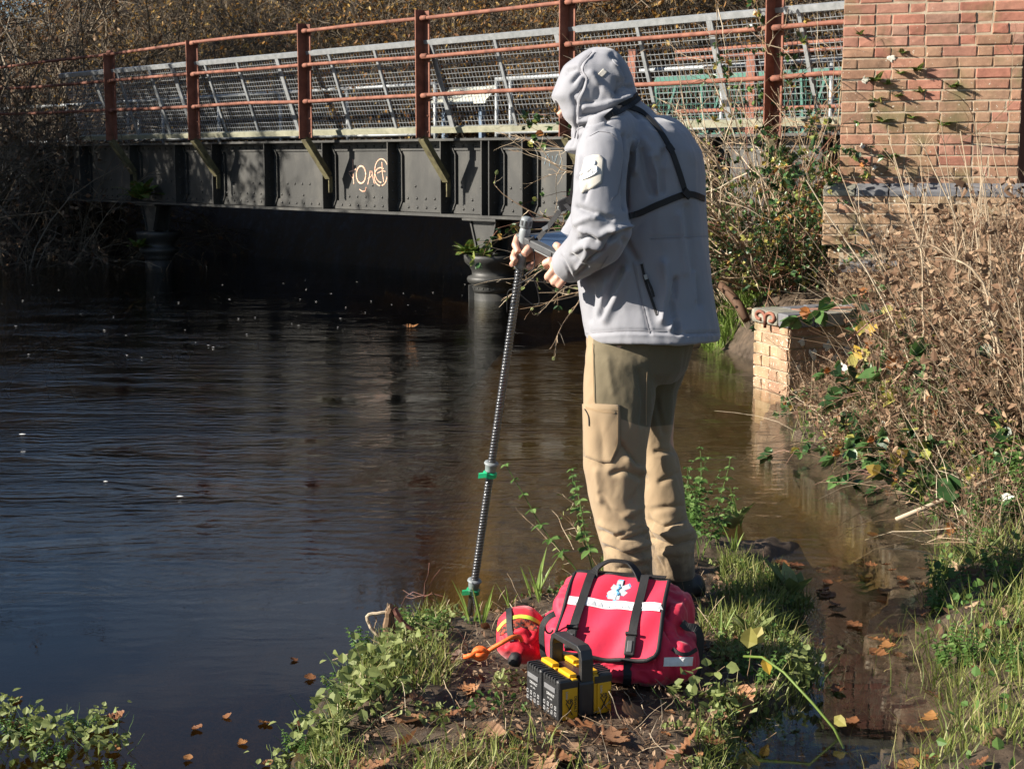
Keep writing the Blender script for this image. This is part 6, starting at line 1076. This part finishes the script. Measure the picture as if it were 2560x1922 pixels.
obj('side_reflector', patch(BG, [s7(*p) for p in ((1625, 805), (1845, 800), (1838, 868), (1620, 872))], .001, .0012, 4, 5), M_refl, bag)
hng = np.array([s7(*p) for p in ((1760, 540), (1800, 580), (1870, 570), (1905, 650), (1895, 740), (1885, 860), (1870, 960), (1830, 1010))]); obj('shoulder_strap', strap3(smooth_line(resample(np.array([at(u, v, 4.03+.0*i) for i, (u, v) in enumerate(hng)]), 34), 4), (.5, -1, .2), .022, .003), M_web, bag)
hng = [s7(*p) for p in ((790, 470), (740, 490), (690, 560), (690, 680), (700, 800), (740, 840))]; obj('shoulder_strap', strap3(smooth_line(resample(np.array([at(u, v, 4.02) for u, v in hng]), 24), 4), (-.6, -1, .2), .016, .003), M_web, bag)
obj('strap_ring', MB().tube([at(*s7(745+34*math.cos(a), 565+55*math.sin(a)), 4.035) for a in np.linspace(.6, 4.6, 14)], .0028, 6), M_web, bag, True); obj('pouch_zip', ribbon(BG, [s7(*p) for p in ((1690, 740), (1740, 780), (1810, 785), (1868, 745))], .010, 16, .001, .003), M_web, bag)
# ------------------------------------------------------------------ throw bag with its orange line
tb_ = thing('throw_bag', 'small red throw-line bag with yellow band, black strap and orange rope', 'bag', at(1300, 1640, 4.10)); mb = MB(); a = np.arange(28)*2*np.pi/28; R = []
cA, cB = at(1296, 1640, 4.12), at(1312, 1522, 4.20); axv = cB-cA; xx = nrm(np.cross(axv, (0, 1, .2))); yy = nrm(np.cross(axv, xx))
for t, r in ((-.06, .024), (-.02, .047), (.05, .060), (.2, .067), (.45, .069), (.7, .066), (.86, .056), (.97, .038), (1.04, .012)): R.append(cA+axv*t+r*(np.cos(a)[:, None]*xx+.85*np.sin(a)[:, None]*yy))
mb.ring(R); V, Q, T = skin_arrays(mb, .0045); V = smooth(V, Q, T, 3)
V = sculpt(V, Q, T, [([s7(*p) for p in pts], w, a_) for pts, w, a_ in (([(480, 620), (560, 600), (640, 600)], 6, .008), ([(500, 640), (580, 700), (640, 680)], 7, -.010), ([(560, 560), (600, 640)], 6, -.007), ([(640, 590), (610, 690)], 6, .007), ([(380, 640), (400, 720)], 5, -.006), ([(560, 700), (660, 730)], 6, -.008), ([(560, 400), (640, 440)], 7, -.004))]); V = noise_disp(V, vnormals(V, Q, T), .010, 22, 6); V = smooth(V, Q, T, 1); TB = Body(V, Q, T); obj('sack', TB.mb(), M_red2, tb_, True)
M_hi = pm('fluorescent_yellow', [(.3, (.42, .62, .03)), (.7, (.52, .72, .06))], 30, .6, 0, .1, .001); M_org = pm('orange_rope', [(.3, (.62, .09, .008)), (.7, (.80, .16, .02))], 160, .6, 0, .6, .002, 420); M_net = pm('dark_mesh', [(.45, (.02, .008, .006)), (.55, (.30, .04, .012))], 120, .8, 0, .3, .001)
obj('mesh_panel', patch(TB, [s7(*p) for p in ((360, 605), (420, 545), (480, 515), (560, 510), (640, 540), (682, 575), (680, 612), (600, 590), (540, 570), (470, 592), (420, 610), (365, 640))], .0003, .001, 6, 4), M_net, tb_)
obj('yellow_band', ribbon(TB, [s7(*p) for p in ((352, 598), (385, 550), (440, 510), (520, 490), (600, 502), (660, 535), (684, 556))], .011, 30, .0012, .0012), M_hi, tb_)
obj('black_strap', ribbon(TB, [s7(*p) for p in ((440, 392), (440, 480), (445, 580), (455, 680))], .018, 26, .003, .002), M_web, tb_); bs_ = cA-axv*.03
obj('base_cap', MB().lathe(at(1284, 1640, 4.03)-np.array([0, 0, .025]), [(.01, 0), (.017, .004), (.019, .018), (.015, .032), (.008, .036)], 14, ax=(.25, -.1, 1)), M_web, tb_, True)
rp = np.array([at(1304, 1600, 4.03), at(1299, 1590, 4.01), at(1280, 1592, 3.99), at(1255, 1606, 3.98), at(1230, 1620, 3.985), at(1206, 1640, 3.985)]); rp[-1][2] = max(rp[-1][2], GZ(rp[-1][0], rp[-1][1])+.012); rr = obj('orange_rope', MB().tube(smooth_line(resample(rp, 30), 3), .0062, 10), M_org, tb_, True)
kn = MB(); kc = rp[-1]+np.array([-.006, 0, .004])
for k in range(3): ph = k*2.1; kn.tube([kc+np.array([.017*math.cos(t)*(1 if k else .8), .016*math.sin(t)*math.cos(ph), .015*math.sin(t)*math.sin(ph)+.004]) for t in np.linspace(0, 2*np.pi, 16)], .0062, 8)
kn.tube([kc, kc+np.array([-.022, -.004, -.002]), kc+np.array([-.045, -.004, -.004])], .006, 8); kn.tube([kc, kc+np.array([-.015, -.012, .006]), kc+np.array([-.034, -.016, .002])], .006, 8); obj('rope_knot', kn, M_org, rr, True)
# ------------------------------------------------------------------ cordless battery tower
M_bk = pm('black_plastic', [(.3, (.014, .014, .015)), (.7, (.022, .022, .023))], 30, .42, 0, .15, .0008, 300); M_yel2 = pm('yellow_plastic', [(.3, (.62, .32, .006)), (.7, (.70, .38, .012))], 20, .42, 0, 0); M_prt = pm('pale_print', [(.3, (.34, .34, .34)), (.7, (.42, .42, .42))], 30, .6, 0, 0); M_prd = pm('grey_print', [(.3, (.12, .12, .125)), (.7, (.15, .15, .155))], 30, .5, 0, 0)
q0 = gnd(*s7(815, 1302), .03); gC = np.array([q0[0], q0[1], .028]); eA = nrm(np.array([.44, -.90, 0])); eB = nrm(np.array([.90, .44, 0])); ez = np.array([0, 0, 1.])
tw_ = thing('battery_tower', 'black and yellow cordless battery power tower with a carry handle on the mud', 'power pack', gC); to = lambda a, b_, z: gC+eA*a+eB*b_+ez*z            # a: towards the viewer (0 = near corner), b: to the right-back
def rbox(a0, a1, b0, b1, z0, z1, nm, m, par, bev=.006): return obj(nm, MB().box(to((a0+a1)/2, (b0+b1)/2, (z0+z1)/2), eA*(a1-a0)/2, eB*(b1-b0)/2, ez*(z1-z0)/2), m, par, bevel=bev)
def lettering(txt, size, c, ex_, ez_, m, par, nm='lettering'):
    cu = bpy.data.curves.new('txt', 'FONT'); cu.body = txt; cu.size = size; cu.align_x = 'CENTER'; cu.align_y = 'CENTER'; cu.offset = size*.02; cu.resolution_u = 2; o = bpy.data.objects.new('txt', cu); COL.objects.link(o); dg = bpy.context.evaluated_depsgraph_get(); me = bpy.data.meshes.new_from_object(o.evaluated_get(dg)); bpy.data.objects.remove(o)
    n = np.cross(ex_, ez_); M = Matrix((ex_, ez_, n)).transposed().to_4x4(); M.translation = Vector(np.asarray(c)-ORG[par.name]); me.transform(M); me.materials.clear(); return obj(nm, me, m, par)
HT = .108
def battery(a0, a1, side, yel_top=True, end=False):
    # block lying against the tower with its label face outward
    b0, b1 = (0, .040) if side < 0 else (.120, .158); g = rbox(a0, a1, b0, b1, 0, HT, 'battery', M_bk, tw_, .007); fx = b0-.0012 if side < 0 else b1+.0012; fo = -eB if side < 0 else eB; ac = (a0+a1)/2
    y0, y1 = (b1, b1+.018) if side < 0 else (b0-.018, b0); rbox(a0+.003, a1-.002, y0, y1, .004, HT-.002, 'yellow_frame', M_yel2, g, .004); rbox(a0+.012, a1-.012, y0-.002, y1+.002, HT-.004, HT+.007, 'latch', M_yel2, g, .003)
    for k in range(5): aa = a0+.016+(a1-a0-.032)*k/4; rbox(aa-.0025, aa+.0025, min(b0, b1)-.0015, max(b0, b1)-.012 if side < 0 else max(b0, b1)+.0015, HT-.014, HT+.0025, 'grip_rib', M_bk, g, .001)
    exl = eA if side < 0 else -eA
    if side < 0:
        obj('charge_gauge', MB().box(to(ac, fx, HT-.030), eA*(a1-a0)*.34, eB*.0012, ez*.0065), M_prd, g, bevel=.001)
        ex_ = eA; lettering('DEWALT', .0105, to(ac+.004, fx-.0003, HT-.047), ex_, ez, M_prt, g); lettering('18V  5.0Ah', .006, to(ac, fx-.0003, HT-.058), ex_, ez, M_prt, g)
        for r_i in range(2):
            for k in range(4):
                c = to(a0+.014+(a1-a0-.026)*k/3, fx-.0004, .034-.016*r_i); sq = MB()
                for q in ((-1, 0), (1, 0), (0, -1), (0, 1)): sq.box(c+ex_*.0042*q[0]+ez*.0042*q[1], ex_*(.0006 if q[0] else .0045), eB*.0003, ez*(.0006 if q[1] else .0045))
                if (k+r_i) % 2: sq.bar(c-ex_*.003-ez*.003, c+ex_*.003+ez*.003, .0008, .0006, eB)
                obj('warning_symbol', sq, M_prt, g)
    if end:                                             # the visible near end: yellow panel with XR and the maker's name
        bm_ = (b0+y1)/2 if side < 0 else (y0+b1)/2; e0 = a1+.0006; fxn = nrm(eB)
        ypl = rbox(a1-.001, e0+.0005, min(b0, y0)+.012, max(b1, y1)-.004, .004, HT-.024, 'yellow_label', M_yel2, g, .001); w_ = abs(b1-b0)+.018
        zz = MB()
        for s_ in (-1, 1): zz.bar(to(e0+.0012, bm_-.006, .030-s_*.015), to(e0+.0012, bm_+.010, .030+s_*.015), .0012, .006, eA)
        obj('black_cross_print', zz, M_bk, ypl); lettering('XR', .017, to(e0+.002, bm_+.002, .050), eB, ez, M_bk, ypl); lettering('DEWALT', .0105, to(e0+.002, bm_+.019, .042), -ez, eB, M_bk, ypl); lettering('5.0Ah', .0085, to(e0+.002, bm_-.006, .068), -ez, eB, M_prt, ypl)
        rbox(a1-.001, e0+.0003, min(b0, y0)+.004, max(b1, y1)-.002, HT-.024, HT-.006, 'black_band', M_bk, g, .001)
    return g
battery(-.088, -.002, -1, end=True); battery(-.182, -.096, -1); battery(-.088, -.006, 1, end=True); battery(-.182, -.098, 1)
rbox(-.186, .0, .058, .104, 0, HT-.012, 'tower_core', M_bk, tw_, .008); rbox(-.15, -.03, .066, .102, HT-.012, HT-.004, 'top_deck', pm('maroon_sheen', [(.3, (.03, .012, .012)), (.7, (.045, .02, .02))], 10, .35, 0, 0), tw_, .002)
hb = np.array([to(-.172, .084, .06), to(-.172, .084, .15), to(-.165, .084, .168), to(-.155, .084, .174), to(-.03, .084, .174), to(-.018, .084, .168), to(-.012, .084, .15), to(-.012, .084, .05)]); R = []; Tn = nrm(np.gradient(hb, axis=0))
for p, t in zip(hb, Tn): q = np.cross(t, eB); R.append([p+eB*.017+q*.008, p-eB*.017+q*.008, p-eB*.017-q*.008, p+eB*.017-q*.008])
obj('handle', MB().ring(R), M_bk, tw_, bevel=.003)
# ------------------------------------------------------------------ broken stump, litter and fallen leaves
stp = thing('broken_stump', 'broken grey driftwood stump at the left rim of the spit', 'stump', gnd(965, 1610, .02)); yS = gnd(965, 1605, .02)[1]; tk = lambda pts, r, m=M_stem, nm='stick', t=.6: obj(nm, MB().tube(smooth_line(resample(np.array([at(u, v, yS+(p[2] if len(p) > 2 else 0)) for p in pts for u, v in [p[:2]]]), 14), 1)+rng.normal(0, .0012, (14, 3)), r, 7, tint=t), m, stp)
tk([(968, 1604), (968, 1560), (972, 1528), (980, 1515)], np.linspace(.014, .010, 14), t=.3, nm='stub'); tk([(985, 1600), (982, 1560), (980, 1530)], np.linspace(.009, .005, 14), t=.2, nm='stub'); tk([(975, 1528), (945, 1532), (914, 1538), (925, 1565), (955, 1600)], .005, t=.9); tk([(984, 1520), (1005, 1555), (1040, 1582), (1068, 1600)], np.linspace(.010, .004, 14), M_cane, t=.1); tk([(964, 1530), (970, 1506), (984, 1522)], .0016); tk([(932, 1580), (942, 1550), (937, 1540)], .0016); tk([(990, 1520), (1010, 1556)], .003, t=.5)
tk([(832, 1648), (880, 1634), (935, 1624)], .003, M_cane, t=.9)
tag(obj('twig_in_water', MB().tubes(np.array([[gnd(1052, 1488, z0) for z0 in (0, .02, .05, .075)], [gnd(1062, 1490, 0), gnd(1075, 1485, .03), gnd(1080, 1480, .06), gnd(1090, 1490, .02)]]), np.full((2, 4), .0016), 4, tint=[.2, .2]).tubes(grow(np.repeat(gnd(1060, 1488, .0)[None], 9, 0), rdir(9, .3), .12, 4, .3), np.full((9, 4), .0012), 3, tint=U(9, 0, .3)), M_cane, org=gnd(1060, 1488, 0)), 'dark tangled twig sticking out of the water left of the pole', 'twig')
# fallen oak leaves
def oak(L, seed, lob=4):
    r = np.random.default_rng(seed); n = 25; t = np.linspace(0, 1, n); w = (.28*np.sin(np.pi*t**.8)**.8)*(1+.38*np.sin(t*lob*2*np.pi+1.2)*np.sin(np.pi*t))*L; x = (t-.5)*L; cur = r.uniform(.1, .7)*L; tw = r.normal(0, .25)
    z0 = cur*((t-.5)**2)*1.3; V = []
    for i in range(n): k = r.uniform(.05, .5)*w[i]; V += [(x[i], -w[i], z0[i]+k+tw*w[i]*.5), (x[i], 0, z0[i]), (x[i], w[i], z0[i]+k*.8-tw*w[i]*.5)]
    V += [(-L*.5-.12*L, 0, z0[0]+.01*L)]; Q = []
    for i in range(n-1): Q += [(3*i, 3*i+1, 3*i+4, 3*i+3), (3*i+1, 3*i+2, 3*i+5, 3*i+4)]
    return MB().add(V, Q, tint=.5)
def leafobj(name, stops):
    m, n, b = nodes(name); oi = n.nodes.new('ShaderNodeObjectInfo'); r = ramp(n, stops); n.links.new(oi.outputs['Random'], r.inputs[0]); x = noise(n, 50, 5); c = mixc(n, .6, r.outputs[0], mixc(n, x.outputs[0], (.4, .4, .4), (1.5, 1.4, 1.3)), 'MULTIPLY'); n.links.new(c, b.inputs['Base Color']); b.inputs['Roughness'].default_value = .55; bump(n, b, x.outputs[0], .4, .002)
    t = n.nodes.new('ShaderNodeBsdfTranslucent'); n.links.new(c, t.inputs[0]); ms = n.nodes.new('ShaderNodeMixShader'); ms.inputs[0].default_value = .22; n.links.new(b.outputs[0], ms.inputs[1]); n.links.new(t.outputs[0], ms.inputs[2]); n.links.new(ms.outputs[0], n.nodes['Material Output'].inputs[0]); return m
M_oak = leafobj('fallen_oak_leaf', [(0, (.10, .045, .022)), (.3, (.20, .085, .035)), (.6, (.28, .15, .08)), (.85, (.32, .21, .13)), (1, (.36, .13, .03))]); M_oakw = leafobj('wet_oak_leaf', [(0, (.12, .045, .016)), (.5, (.22, .095, .035)), (1, (.34, .17, .05))])
LM = [[oak(1., k, lob).mesh('leaf', smooth=True) for k, lob in ((1, 4), (2, 3), (3, 4), (4, .4), (5, .5), (6, 3.5))] for _ in range(2)]
for ms_, mt in zip(LM, (M_oak, M_oakw)):
    for me in ms_: me.materials.append(mt)
def leaf(x, y, z, L, wet, lab, grp, flat=.35):
    o = bpy.data.objects.new('fallen_leaf', random.choice(LM[1 if wet else 0])); COL.objects.link(o); o.location = (x, y, z); o.scale = (L,)*3; o.rotation_euler = (rng.normal(0, flat), rng.normal(0, flat), rng.uniform(0, 6.28)); return tag(o, lab, 'leaf', grp)
def lscat(n, poly_ok, L0, L1, wet, lab, grp, box, zf, flat=.35):
    c = 0; t = 0
    while c < n and t < n*80:
        t += 1; x, y = rng.uniform(box[0], box[1]), rng.uniform(box[2], box[3])
        if not poly_ok(x, y): continue
        leaf(x, y, zf(x, y), rng.uniform(L0, L1), wet, lab, grp, flat); c += 1
di = lambda x, y: float(sdpoly(np.array([x]), np.array([y]), ISL)[0]); drr = lambda x, y: float(sdpoly(np.array([x]), np.array([y]), RB)[0])
clear = lambda x, y: not (bx-.26 < x < bx+.26 and by-.2 < y < by+.2) and not (gC[0]-.12 < x < gC[0]+.17 and gC[1]-.02 < y < gC[1]+.28)
gzr = lambda x, y: float(gz(np.array([x]), np.array([y]))[0])
lscat(120, lambda x, y: di(x, y) > .02 and clear(x, y) and (y < 3.95 or rng.random() < .35), .028, .062, False, 'dry brown leaf lying on the muddy spit', 'fallen leaves on the muddy spit', (-.7, 1.1, 3.15, 5.2), lambda x, y: gzr(x, y)+.008)
lscat(30, lambda x, y: di(x, y) > .02 and clear(x, y), .07, .105, False, 'large curled oak leaf lying on the muddy spit', 'large oak leaves on the muddy spit', (-.6, .9, 3.2, 3.85), lambda x, y: gzr(x, y)+.014)
lscat(60, lambda x, y: drr(x, y) > .0 and x < .34*y+.3, .05, .10, False, 'brown leaf caught in the grass of the right bank', 'fallen leaves on the right bank', (1., 3.4, 3.4, 8.), lambda x, y: gzr(x, y)+.02, .6)
lscat(48, lambda x, y: di(x, y) < -.02 and drr(x, y) < -.02 and x > .45, .05, .10, True, 'orange leaf sunk in the shallow puddle', 'sunken leaves in the puddle', (.4, 2.0, 3.3, 6.2), lambda x, y: gzr(x, y)+.008, .12)
lscat(26, lambda x, y: di(x, y) < -.03 and drr(x, y) < -.03 and x > .35, .04, .08, True, 'wet orange leaf floating on the puddle', 'floating leaves on the puddle', (.4, 1.8, 3.3, 5.4), lambda x, y: .003, .04)
lscat(9, lambda x, y: -.35 < di(x, y) < -.03 and x < .2, .025, .055, True, 'wet orange leaf floating off the left rim of the spit', 'floating leaves left of the spit', (-1.3, .3, 3.3, 5.2), lambda x, y: .003, .04)
lscat(12, lambda x, y: proj(np.array([x, y, 0]))[0] < 330 and 1740 < proj(np.array([x, y, 0]))[1] < 1900, .035, .07, True, 'orange leaf among the weeds at the bottom left', 'leaves among the bottom left weeds', (-1.6, -.7, 3.4, 4.2), lambda x, y: .004, .15)
yl_ = leaf(*gnd(1027, 818, .004), .13, True, 'single yellow leaf drifting far out on the river', None, .05)
n = 5200; x = rng.uniform(-.7, 1.1, n*5); y = rng.uniform(3.1, 5.2, n*5); k = (sdpoly(x, y, ISL) > -.02) & (fbm(x*5, y*5, 3, 61) > -.10) & ((y < 3.98) | (rng.random(n*5) < .45)); x, y = x[k][:n], y[k][:n]; N = len(x); L_ = U(N, .006, .03)*U(N, .4, 1)
obj('mud_leaf_litter', MB().leaves(np.stack([x, y, gz(x, y)+U(N, .0, .012)], 1), rdir(N, .1), rdir(N, 1.2), L_, L_*U(N, .12, .4), tint=U(N)**1.4, curl=.5), M_dead, kind='stuff')
n = 1500; x = rng.uniform(-.7, 1.1, n*4); y = rng.uniform(3.1, 5.2, n*4); k = sdpoly(x, y, ISL) > -.03; x, y = x[k][:n], y[k][:n]; N = len(x)
obj('mud_twig_litter', MB().tubes(grow(np.stack([x, y, gz(x, y)+.004], 1), rdir(N, .12), U(N, .02, .11), 5, .2, -.03), np.full((N, 5), .0008)*U(N, .6, 1.5)[:, None], 3, tint=U(N)), M_stem, kind='stuff')
# foam flecks and submerged weeds
fm = MB()
for k in range(46):
    if k < 32: u, v = rng.uniform(0, 1250), rng.normal(740, 28)
    else: u, v = rng.uniform(0, 760), rng.normal(850, 40)
    c = gnd(u, v, .001); s_ = rng.uniform(.003, .008); a = np.arange(7)*2*np.pi/7; fm.add(np.vstack([c+np.array([0, 0, .001]), c+np.stack([s_*1.7*np.cos(a), s_*np.sin(a), 0*a], 1)]), None, [(0, 1+i, 1+(i+1) % 7) for i in range(7)])
for u, v, s_ in ((450, 1240, .010), (264, 1203, .007), (56, 1085, .012)): c = gnd(u, v, .004); a = np.arange(9)*2*np.pi/9; fm.add(np.vstack([c+np.array([0, 0, .003]), c+np.stack([s_*1.5*np.cos(a), s_*np.sin(a), 0*a], 1)]), None, [(0, 1+i, 1+(i+1) % 9) for i in range(9)])
obj('foam_flecks', fm, pm('foam', [(.3, (.6, .6, .58)), (.7, (.75, .75, .72))], 30, .9, 0, 0), kind='stuff')
